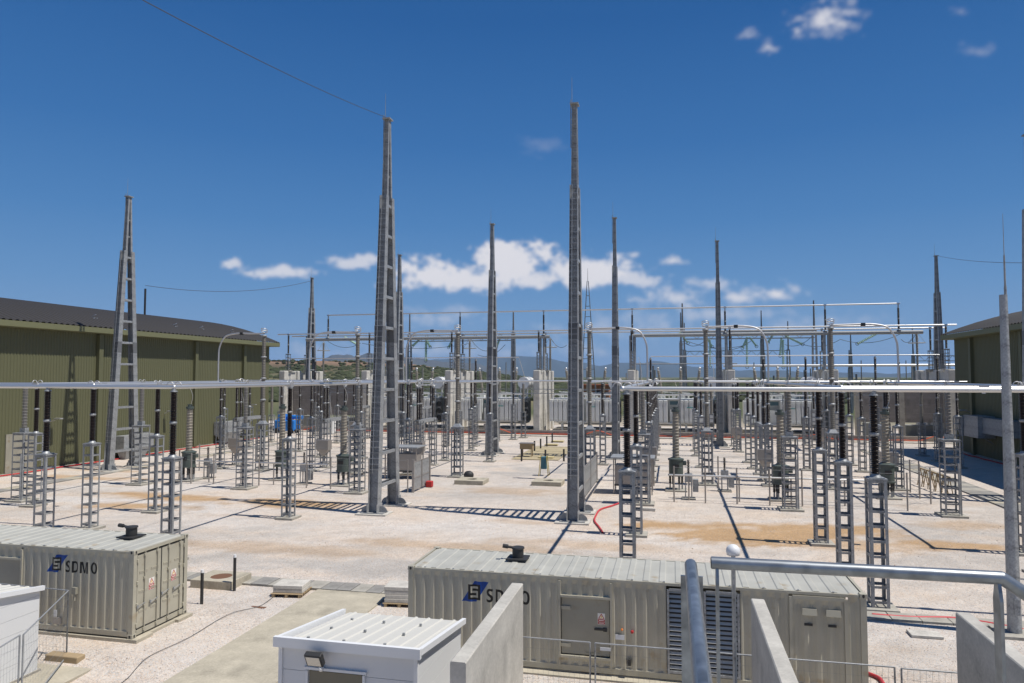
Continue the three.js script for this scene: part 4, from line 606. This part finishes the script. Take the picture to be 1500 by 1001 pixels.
  for (const u of [1186, 1221]) { part(o, 'vent_hood', fru(ax(u), 1.98, .03, .36, .05, ax(u), 2.14, .01, .34, .03), M.cont); part(o, 'vent_slot', box(.2, .06, .02, ax(u) - .03, 1.74, .0), M.dark); }
  exhaust(o, ax(742, 815), -CW * .62);
  struct('container_plinth', boxB(CL + .5, .055, CW + .5, x0 + CL / 2, 0, z0 - CW / 2), M.slab);
}
{
  const y0 = .3, z0 = -18.5, xr = onZ(194.6, 870, z0).x, x0 = xr - CL, o = thing('generator_container', 'beige generator container with cargo doors on its sunlit end', 'container', [x0, y0, z0]);
  const ax = (u, v = 870) => onZ(u, v, z0).x - x0; containerShell(o, CL); const FY = .19, TY = CH - .11, fm = (a, y, b) => V(a, y, -.02 + b), A = [ax(-50), ax(31)];
  part(o, 'side_panel', sheetFaded(A[1], CL - .16, FY, TY, fm), logoMat(A[1], CL - .16, ax(72), 2.06, .43)); part(o, 'side_panel', sheetFaded(.16, A[0], FY, TY, fm), M.cont); part(o, 'side_panel', sheetFaded(A[0], A[1] - .05, TY - .34, TY, fm), M.cont);
  part(o, 'door_frame', [box(.06, CH - .34, .09, A[1] - .03, CH / 2, -.02), box(A[1] - A[0] - .1, .06, .1, (A[0] + A[1]) / 2, TY - .36, -.015)], M.cont); const d = part(o, 'door', box(A[1] - A[0] - .1, 1.9, .05, (A[0] + A[1]) / 2, 1.16, -.08), M.beigeDoor); part(d, 'handle', box(.2, .05, .04, A[1] - .3, 1.2, -.04), M.dark);
  part(o, 'junction_box', [box(.14, .2, .09, ax(110), 1.3, .03), cyl(.03, .03, .2, ax(110), 1.0, .03)], M.beigeDoor); part(o, 'cable_entry', box(.3, .2, .04, ax(85), .35, .01), M.steel); part(o, 'tag', box(.12, .2, .01, ax(83), .58, .04), M.white);
  doorEnd(o, CL); exhaust(o, ax(135, 790), -CW * .66);
  struct('container_plinth', [boxB(CL + .4, .296, .7, x0 + CL / 2, 0, z0 - .3), boxB(CL + .4, .296, .7, x0 + CL / 2, 0, z0 - CW + .3), boxB(1.0, .29, CW - 1.3, x0 + CL - .42, 0, z0 - CW / 2)], M.slab);
}
// ------------------------------------------------------------------ white equipment cabins, concrete walls
function cabin(dx, label) {
  const h1 = 2.75, h2 = 2.34, FL = onY(406.5, 935, h1), FR = onY(612, 953, h1), BR = onY(669, 906, h2); const W = FR.x - FL.x, zf = (FL.z + FR.z) / 2, D = zf - BR.z, o = thing('equipment_cabin', label, 'cabin', [FL.x + dx, 0, zf]);
  const t = (s) => mix(h1, h2, s) - .1; const nb = 6;
  for (let k = 0; k < nb; k++) { const y = .12 + k * .4, h = k === nb - 1 ? .42 : .392; part(o, 'front_board', box(W - .14, h, .04, W / 2, y + h / 2, -.08), M.whitePanel); part(o, 'rear_board', box(W - .14, Math.min(h, h2 - .15 - y), .04, W / 2, y + Math.min(h, h2 - .15 - y) / 2, -D + .08), M.whitePanel); }
  for (const [x, s] of [[.06, 'w'], [W - .06, 'e']]) for (let k = 0; k < 6; k++) { const y = .12 + k * .4, y1 = k < 5 ? y + .393 : 0; const g = k < 5 ? box(.04, .393, D - .16, x, y + .197, -D / 2) : (() => { const q = new THREE.BoxGeometry(.04, 1, D - .16), p = q.attributes.position; for (let i = 0; i < p.count; i++) { const s2 = p.getZ(i) > 0 ? 0 : 1; p.setXYZ(i, x + p.getX(i), p.getY(i) > 0 ? mix(h1, h2, s2) - .1 : y, -D / 2 + p.getZ(i)); } q.computeVertexNormals(); return q; })(); part(o, 'side_board', g, M.whitePanel); }
  part(o, 'corner_trim', [boxB(.08, h1 - .2, .08, .05, .1, -.06), boxB(.08, h1 - .2, .08, W - .05, .1, -.06)], M.white);
  part(o, 'base', box(W, .12, D, W / 2, .06, -D / 2), M.concWarm);
  const sl = Math.atan((h1 - h2) / D), roofG = folded(trap(.08, W - .08, .31, .024, .74, .08), 0, D + .05, (a, y, b) => V(a, h1 - .07 + b - y * Math.tan(sl), -y)); part(o, 'roof_sheet', roofG, std(C(.58, .57, .52), .55));
  part(o, 'fascia', box(W + .14, .2, .09, W / 2, h1 - .06, .02), M.white); for (const x of [-.03, W + .03]) part(o, 'verge_trim', fru(x, 0, 0, .09, .12, x, D, 0, .09, .12).rotateX(-Math.PI / 2 - sl).translate(0, h1 - .04, 0), M.white);
  const sc = []; for (let k = 0; k < 3; k++) for (const x of [.5, 1.3, 2.2]) sc.push(boxB(.05, .05, .05, x + k * .03, h1 - .06 - (k + .35) * D / 3.2 * Math.tan(sl), -(k + .35) * D / 3.2)); part(o, 'roof_screw', sc, M.zinc);
  part(o, 'door', box(1.15, 2.05, .03, W * .42, 1.12, -.05), std(C(.19, .17, .12), .6)); part(o, 'door_frame', [box(1.35, .05, .07, W * .42, 2.2, -.035), box(.05, 2.0, .06, W * .42 - .62, 1.15, -.035), box(.05, 2.0, .06, W * .42 + .62, 1.15, -.035)], M.white);
  const l = part(o, 'floodlight', rbox(.36, .3, .12, .02), M.dark); l.position.set(W * .27 + .12, 2.48, .2); l.rotation.x = .5; part(l, 'lens', box(.29, .23, .01, 0, 0, .063), std(C(.55, .53, .48), .15, .4)); part(o, 'floodlight_arm', rod(V(W * .27 + .12, 2.2, -.05), V(W * .27 + .2, 2.4, .12), .015), M.zinc); part(o, 'sensor', new THREE.SphereGeometry(.06, 12, 8).translate(W * .27 + .16, 2.22, .0), M.white);
  return [o, W, D];
}
cabin(0, 'white panelled equipment cabin with floodlight beside the concrete wall');
{ const a = onY(669, 906, 2.34), b = onY(57, 858, 2.34); cabin(b.x - a.x, 'white panelled equipment cabin beside the open temporary fence'); }
{
  const h = 3.3, th = .28, zE = onY(752, 854, h).z; [[749, 854, 'beside the white cabin'], [1100, 877, 'between the lamp post and the container panel'], [1400, 897, 'under the end of the handrail']].forEach(([u, v, n], i) => { const p = onY(u, v, h), zN = i === 0 ? onY(668, 970, h).z : -6; const s = new THREE.Shape(); s.moveTo(0, 0); s.lineTo(0, h - .02); s.lineTo(.02, h); s.lineTo(th - .02, h); s.lineTo(th, h - .02); s.lineTo(th, 0); const L = Math.abs(zN - p.z); const g = new THREE.ExtrudeGeometry(s, { depth: L, bevelEnabled: false }).translate(p.x, 0, p.z); const m = solo('concrete_wall', 'pale smooth concrete partition wall ' + n, 'wall', g, wallM); });
}
// ------------------------------------------------------------------ platform handrails, lamp post, mast
{
  const zr = -2.98, L = onZ(1042, 824.6, zr), R0 = onZ(1467, 847, zr), r = .0243; const o = thing('handrail', 'galvanised pipe handrail bending down at its far end, crossing before the container', 'handrail');
  part(o, 'rail', [rod(L, R0, r, 24), new THREE.SphereGeometry(r * 1.0, 20, 12).translate(R0.x, R0.y, R0.z), rod(R0, V(R0.x + .9, R0.y - .62, R0.z), r, 24)], M.rail); part(o, 'rail_bore', new THREE.CylinderGeometry(r * .84, r * .84, .003, 20).rotateZ(Math.PI / 2).translate(L.x - .0005, L.y, L.z), M.dark);
  for (const [x, w] of [[L.x + .022, .055], [R0.x - .012, .06]]) part(o, 'flat_post', [box(.012, R0.y - 6.3 - .08, w, x, (R0.y - .08 + 6.3) / 2, zr), fru(x, R0.y - .08, zr, .012, w, x, R0.y - .015, zr, .012, w * .45)], M.rail);
  const B = onZ(1012, 828, -2.98), o2 = thing('handrail', 'galvanised pipe handrail pointing into the yard with a flat steel post', 'handrail'); part(o2, 'rail', [rod(B, V(B.x, B.y, -.2), r, 24), new THREE.SphereGeometry(r, 20, 12).translate(B.x, B.y, B.z)], M.rail); part(o2, 'flat_post', box(.085, B.y - 6.3 - .03, .012, B.x + .002, (B.y - .03 + 6.3) / 2, B.z + .05), M.rail); part(o2, 'flat_post', box(.085, B.y - 6.3 - .03, .012, B.x + .012, (B.y - .03 + 6.3) / 2, -.6), M.rail);
  struct('platform', box(9, .2, 4.6, 1.5, 6.2, -.75), M.conc);
  struct('stair_landing', [box(1.4, .2, 2, 6.7, 5.6, -2), box(.25, 5.6, .25, 7.1, 2.8, -2), box(.25, 6.1, .25, -2.6, 3.05, 1), box(.25, 6.1, .25, 5.4, 3.05, 1)], M.conc);
}
{
  const p = onZ(1074, 805, -12), o = thing('dome_lamp', 'slim pipe post with white dome top behind the handrail', 'lamp', [p.x, 0, -12]); part(o, 'post', cyl(.034, .034, p.y - .08, 0, 0, 0, 14), M.rail); part(o, 'dome', new THREE.SphereGeometry(.11, 22, 14, 0, Math.PI * 2, 0, Math.PI * .62).translate(0, p.y - .03, 0), M.white); part(o, 'collar', cyl(.1, .1, .03, 0, p.y - .09, 0, 18), M.aluDull);
}
{
  const b = onY(1487, 930), t = onZ(1473, 432, b.z), o = thing('tapered_mast', 'tapered eight-sided galvanised mast with a thin rod beside the handrail bend', 'mast', [b.x, 0, b.z]); part(o, 'shaft', cyl(.215, .12, t.y, 0, 0, 0, 8), M.zincLight); part(o, 'base_plate', boxB(.7, .04, .7), M.zinc); part(o, 'inspection_door', box(.16, .5, .02, 0, .9, .22), M.zinc);
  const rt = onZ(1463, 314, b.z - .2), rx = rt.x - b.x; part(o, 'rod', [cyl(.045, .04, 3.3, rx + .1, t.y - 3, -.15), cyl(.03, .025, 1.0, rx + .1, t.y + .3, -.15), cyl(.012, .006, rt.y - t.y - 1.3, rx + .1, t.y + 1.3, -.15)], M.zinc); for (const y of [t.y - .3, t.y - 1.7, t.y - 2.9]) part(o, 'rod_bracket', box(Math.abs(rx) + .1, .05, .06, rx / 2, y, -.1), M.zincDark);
  part(o, 'footing', box(1.1, .12, 1.1, 0, .03, 0), M.conc);
}
// ------------------------------------------------------------------ temporary fences
function fencePanel(o, a, b, h = 2.0) {
  const d = b.clone().sub(a), L = d.length(), n = Math.round(L / .12), W = []; part(o, 'frame', [rod(a.clone().setY(.1), a.clone().setY(h), .02), rod(b.clone().setY(.1), b.clone().setY(h), .02), rod(a.clone().setY(h), b.clone().setY(h), .018), rod(a.clone().setY(.16), b.clone().setY(.16), .018)], M.zincLight);
  for (let i = 1; i < n; i++) { const p = a.clone().lerp(b, i / n); W.push(rod(p.clone().setY(.16), p.clone().setY(h), .0022, 4)); } for (let k = 1; k < 8; k++) W.push(rod(a.clone().setY(.16 + k * (h - .16) / 8), b.clone().setY(.16 + k * (h - .16) / 8), .0022, 4)); const m = part(o, 'wire_mesh', W, M.zinc); m.userData.kind = 'stuff';
}
{
  const z = -16.6, P = [770, 868, 1085, 1315, 1480].map((u, i) => onZ(u, 940, z)).map((p) => V(p.x, 0, z)); const o = thing('temporary_fence', 'low temporary wire mesh fence in front of the louvred container', 'fence'); const X = [P[0].x - 1.1, P[1].x, P[2].x + .4, P[3].x, P[4].x + .5]; for (let i = 0; i < 4; i++) fencePanel(o, V(X[i] + .06, 0, z), V(X[i + 1] - .06, 0, z + rr(-.05, .05))); for (const x of X) part(o, 'foot_block', rbox(.24, .12, .7, .03, x, .06, z), M.conc);
  part(o, 'sign', box(.24, .07, .012, onZ(887, 951, z).x, onZ(887, 951, z).y, z + .02), M.white);
  const q = thing('temporary_fence', 'temporary wire mesh fence standing angled before the cargo door container', 'fence'); const a = onY(97, 965, .1), top = onY(97, 870, 2.0); const c0 = V(a.x, 0, a.z), d0 = onY(34, 930, 2.0), e0 = onY(-60, 985, 2.0); const c1 = V(c0.x - 3.4, 0, c0.z - .15); fencePanel(q, c1, c0); fencePanel(q, c0, V(d0.x, 0, d0.z)); fencePanel(q, V(d0.x, 0, d0.z).add(V(-.05, 0, .05)), V(e0.x, 0, e0.z)); part(q, 'foot_block', rbox(1.1, .22, .3, .04, c0.x + .05, .16, c0.z + .1), M.wood);
}
// ------------------------------------------------------------------ yard furniture
function wireFence(label, pts, h) { const o = thing('wire_fence', label, 'fence'); pts.forEach((p) => part(o, 'post', cyl(.05, .05, h, p.x, 0, p.z, 8), M.steel)); const w = []; for (let i = 0; i < pts.length - 1; i++) for (const y of [.35, 1.1, 1.75, h - .08]) w.push(rod(V(pts[i].x, y, pts[i].z), V(pts[i + 1].x, y, pts[i + 1].z), .008, 4)); part(o, 'wires', w, M.zinc).userData.kind = 'stuff'; return o; }
const grd = (l) => l.map(([u, v]) => onY(u, v));
wireFence('slender steel post fence before the current transformers, shaded hall side', grd([[987.7, 735.5], [1033.6, 737.5], [1080, 739], [1128, 741], [1175.6, 742.5], [1226, 745], [1330, 749], [1364, 739], [1348, 731], [1334, 722]]), 2.3);
wireFence('slender steel post fence before the current transformers, sunny hall side', grd([[597, 722], [540, 720], [484, 717], [448.6, 715.5], [379, 712], [312.5, 709.5], [279.5, 709], [262, 703]]), 2.3);
wireFence('slender steel post fence behind the current transformers, shaded hall side', [-1.4, 3.2, 7.8, 12, 16.5].map((x) => V(x, 0, -54.2)), 2.3);
wireFence('slender steel post fence behind the current transformers, sunny hall side', [-1.4, 3.2, 7.8, 12, 16.5].map((x) => V(mir(x), 0, -54.2)), 2.3);
[[980, 1285, -48.4, 690, 'shaded'], [288, 480, -48.4, 674, 'sunny']].forEach(([u0, u1, z, v, n]) => { const a = onZ(u0, v, z), b = onZ(u1, v, z), y = 1.62, o = thing('earth_pipe', `horizontal aluminium pipe on posts at waist height, ${n} hall side`, 'pipe'); part(o, 'tube', rod(V(a.x, y, z), V(b.x, y, z), .06, 10), M.alu); for (let i = 0; i < 4; i++) part(o, 'support', cyl(.05, .05, y - .06, mix(a.x, b.x, (i + .4) / 4), 0, z, 8), M.steel); });
function roofBox(u, v, n) { const p = onY(u, v), o = thing('roofed_cubicle', `steel cubicle on legs under a sheet roof, ${n} hall side of the aisle`, 'cabinet', [p.x, 0, p.z]); part(o, 'body', box(2.4, 1.3, 1.4, 0, 1.3, 0), M.steel); part(o, 'roof', box(3.0, .08, 2.2, 0, 2.5, 0), M.zincLight); for (const [x, z] of [[-1.3, .8], [1.3, .8], [-1.3, -.8], [1.3, -.8]]) part(o, 'leg', boxB(.08, 2.46, .08, x, 0, z), M.steel); part(o, 'skid', box(2.5, .1, 1.5, 0, .6, 0), M.dark); part(o, 'stand', [boxB(.2, .6, .2, -.9, 0, 0), boxB(.2, .6, .2, .9, 0, 0)], M.steel); }
roofBox(592, 700, 'sunny'); roofBox(928, 722, 'shaded');
function stand(u, v, h, label) { const p = onY(u, v), o = thing('control_stand', label, 'cabinet', [p.x, 0, p.z]); part(o, 'footing', box(.9, .12, .9, 0, .03, 0), M.conc); for (const sx of [-1, 1]) for (const sz of [-1, 1]) part(o, 'leg', boxB(.06, h, .06, sx * .2, .08, sz * .2), M.zinc); part(o, 'box', box(.5, .55, .4, 0, h + .3, 0), M.zincLight); part(o, 'pot_insulator', new THREE.LatheGeometry(shedProfile(.9, .06, .11, 8), 8).translate(0, h + .58, 0), M.black); part(o, 'side_box', box(.35, .8, .5, .45, h - .2, 0), M.zinc); }
stand(1009, 731, 1.1, 'small lattice control stand with box left of the fence posts'.replace('left of', 'beside')); stand(304, 701, 1.0, 'small control stand behind the fence near the sunny hall'); stand(445, 709, .9, 'small control stand by the green tanks, middle phase'); stand(1062, 720, .9, 'small control stand between the two green tanks');
function gate(u0, v0, u1, v1, n) { const a = onY(u0, v0), b = onY(u1, v1), o = thing('mesh_gate', `grey sheet gate standing beside the aisle tower, ${n} hall side`, 'gate', [a.x, 0, 0]); const L = a.z - b.z; for (const z of [a.z, b.z]) part(o, 'post', boxB(.14, 2.3, .14, 0, 0, z), M.steel); for (const k of [0, 1]) { const z = a.z - L * (k + .5) / 2; const lf = part(o, 'leaf', [box(.05, .06, L / 2 - .16, 0, 2.1, z), box(.05, .06, L / 2 - .16, 0, .15, z), box(.05, .06, L / 2 - .16, 0, 1.0, z), boxB(.05, 1.95, .06, 0, .15, z + L / 4 - .1), boxB(.05, 1.95, .06, 0, .15, z - L / 4 + .1)], M.steel); part(lf, 'sheet', box(.02, 1.9, L / 2 - .2, 0, 1.12, z), M.zinc); } }
gate(605, 722, 622, 711, 'sunny'); gate(855, 733, 866, 706, 'shaded');
function manhole(u, v, s, label, lid) { const p = onY(u, v), o = thing('manhole', label, 'manhole', [p.x, 0, p.z]); const sh = new THREE.Shape(); sh.moveTo(-s, -s * .8); sh.lineTo(s, -s * .8); sh.lineTo(s, s * .8); sh.lineTo(-s, s * .8); const h = new THREE.Path(); h.absarc(0, 0, .42, 0, Math.PI * 2); sh.holes.push(h); part(o, 'slab', new THREE.ExtrudeGeometry(sh, { depth: .3, bevelEnabled: true, bevelSize: .015, bevelThickness: .015, bevelSegments: 1 }).rotateX(-Math.PI / 2), M.slab); part(o, 'cover', cyl(.41, .41, lid ? .29 : .12, 0, .005, 0, 24), lid ? M.rust : M.concWarm); }
manhole(691, 708, 1.1, 'raised concrete manhole slab with black bag behind it'); manhole(803, 710, 1.1, 'raised concrete manhole slab beside the blue green generator'); manhole(324, 856, .85, 'raised concrete manhole with rusty lid between black bollards', true);
{ const p = onY(684, 703), o = solo('bag', 'black bag lying behind a manhole slab', 'bag', new THREE.SphereGeometry(.42, 12, 8).scale(1, .8, .8).translate(p.x, .3, p.z - .5), M.dark); const r = onY(629, 714); solo('red_can', 'small red fuel can on the gravel by the gate', 'can', rbox(.5, .45, .4, .08, r.x, .24, r.z), M.red); }
[[295, 890, 1.2], [343, 866, 1.25]].forEach(([u, v, h], i) => { const p = onY(u, v), o = thing('bollard', i ? 'black bollard with white cap right at the rusty manhole' : 'black bollard with white cap by the container corner', 'bollard', [p.x, 0, p.z]); part(o, 'post', cyl(.055, .055, h, 0, 0, 0, 14), M.dark); part(o, 'cap', cyl(.058, .05, .1, 0, h, 0, 14), M.white); });
[[764, 676], [799, 677], [826, 676], [783, 662], [792, 658], [801, 654], [809, 649]].forEach(([u, v]) => { const p = onY(u, v); solo('marker_post', 'short dark marker post at the pale pad in the aisle', 'post', cyl(.09, .09, 1.15, p.x, 0, p.z, 10), M.dark, 'marker posts at the pad'); });
{
  const pl = (u, v, n, label, rot) => { const p = onY(u, v), o = thing('slab_stack', label, 'pallet', [p.x, 0, p.z]); o.rotation.y = rot; for (const x of [-.5, 0, .5]) part(o, 'runner', box(.1, .1, 1.0, x, .05, 0), M.wood); for (let i = 0; i < 5; i++) part(o, 'deck_board', box(1.2, .025, .15, 0, .115, -.42 + i * .21), M.wood); for (let i = 0; i < n; i++) part(o, 'slab', rbox(1.12, .13, .82, .012, rr(-.03, .03), .2 + i * .138, rr(-.03, .03)), M.concLight); };
  pl(427, 870, 2, 'two concrete slabs on a wooden pallet beside the concrete lane', .12); pl(590, 884, 4, 'four concrete slabs on a pallet at the container corner', .1);
  const g = onY(375, 893); solo('drain_grate', 'small dark square drain grate in the gravel by the lane', 'grate', box(.55, .04, .4, g.x, .02, g.z), M.rust); const f = onY(1355, 932); solo('loose_slab', 'single pale slab lying on gravel beyond the container', 'slab', rbox(.9, .08, .55, .01, f.x, .05, f.z), M.concLight); const k = onY(949, 749); solo('kerb_stone', 'loose grey kerb stone beside the red hose', 'slab', rbox(.9, .18, .22, .02, k.x, .1, k.z), M.concLight);
  const gp = (l, y = .06) => { const c = new THREE.CatmullRomCurve3(l.map(([u, v]) => onY(u, v))); return c.getPoints(24).map((p) => p.setY(groundY(p.x, p.z) + y)); };
  solo('hose', 'red hose curling on gravel by the aisle tower foot', 'hose', tube(gp([[883, 782], [877, 773], [871, 765], [873, 757], [880, 748], [895, 743], [912, 737]]), .055, 60, 8), M.hose); solo('hose', 'red hose lying behind the slab row by the container', 'hose', tube(gp([[1278, 903], [1330, 907], [1400, 909], [1450, 916], [1500, 926]]), .05, 60, 8), M.hose); solo('hose', 'short red hose emerging behind the beige container end', 'hose', tube(gp([[1262, 986], [1275, 991], [1288, 997], [1296, 1008]]), .05, 30, 8), M.hose);
  solo('ground_cable', 'thin black cable snaking over gravel beside the concrete lane', 'cable', tube(gp([[165, 1012], [220, 972], [275, 945], [330, 912], [375, 893], [410, 868]], .03), .009, 80, 5), M.wire);
  const c = onY(797, 697), o = thing('portable_generator', 'blue green portable unit on thin yellow legs in the aisle', 'generator', [c.x, 0, c.z]); part(o, 'body', rbox(.45, 1.0, .5, .05, 0, 1.05, 0), std(C(.05, .16, .2), .5)); for (const [x, z] of [[-.3, .25], [.3, .25], [-.3, -.25], [.3, -.25]]) part(o, 'leg', rod(V(x * 1.3, 0, z * 1.3), V(x * .8, 1.6, z), .03), M.yellow);
  const t = onY(772, 670), tb = thing('work_trestle', 'wooden crate on a trestle at the pale pad', 'crate', [t.x, 0, t.z]); part(tb, 'crate', box(1.3, .55, .9, 0, 1.1, 0), M.wood); for (const [x, z] of [[-.5, .35], [.5, .35], [-.5, -.35], [.5, -.35]]) part(tb, 'leg', boxB(.08, .85, .08, x, 0, z), M.wood); part(tb, 'lid', box(1.5, .06, 1.0, 0, 1.41, 0), M.steel);
  [[800, 672], [808, 653], [817, 648]].forEach(([u, v], i) => { const p = onY(u, v); solo('concrete_plate', 'yellowish concrete plate lying on the pale pad', 'slab', rbox(1.5, .12, 1.0, .02, p.x, .13, p.z), std(C(.5, .42, .22), .9), 'plates on the pad'); });
  // saw-horses of pale wood inside the fence by the shaded hall
  for (let i = 0; i < 5; i++) { const p = onY(1352 + i * 9, 712 + i * 3.4), s = thing('saw_horse', 'pale wooden trestle in a row inside the steel post fence', 'trestle', [p.x, 0, p.z], 'trestles by the fence'); part(s, 'top_rail', box(.1, .1, 1.1, 0, 1.25, 0), M.wood); for (const z of [-.45, .45]) for (const x of [-1, 1]) part(s, 'leg', rod(V(x * .22, 0, z), V(0, 1.25, z), .035), M.wood); }
  // blue machine and white cabinet at the far end of the sunny hall
  const b = onY(420, 634.5), m = thing('blue_compressor', 'bright blue machine parked by the corner of the sunny hall', 'machine', [b.x, 0, b.z]); part(m, 'body', [rbox(3.2, 1.5, 1.8, .1, 0, 1.1, 0), fru(-.6, 1.8, 0, 1.3, 1.6, -.5, 2.7, 0, .9, 1.4)], M.blue); part(m, 'hose_drum', new THREE.CylinderGeometry(.3, .3, 2.4, 14).rotateZ(Math.PI / 2).translate(1.3, 2.3, 0), M.blue); part(m, 'chassis', box(3.6, .2, 1.5, 0, .45, 0), M.dark); for (const x of [-1.1, 1.1]) for (const z of [-.8, .8]) part(m, 'wheel', new THREE.CylinderGeometry(.38, .38, .24, 16).rotateX(Math.PI / 2).translate(x, .38, z), M.dark);
  const w = onY(482, 636), cb = thing('white_cabinet', 'white electrical cabinet on the gravel before the panel wall', 'cabinet', [w.x, 0, w.z]); part(cb, 'body', boxB(1.5, 1.75, 1.0, 0, .1, 0), M.white); part(cb, 'door', box(.66, 1.5, .03, .35, .95, .515), M.trafo); part(cb, 'base', boxB(1.6, .1, 1.1), M.conc);
}
renderer.render(scene, camera);
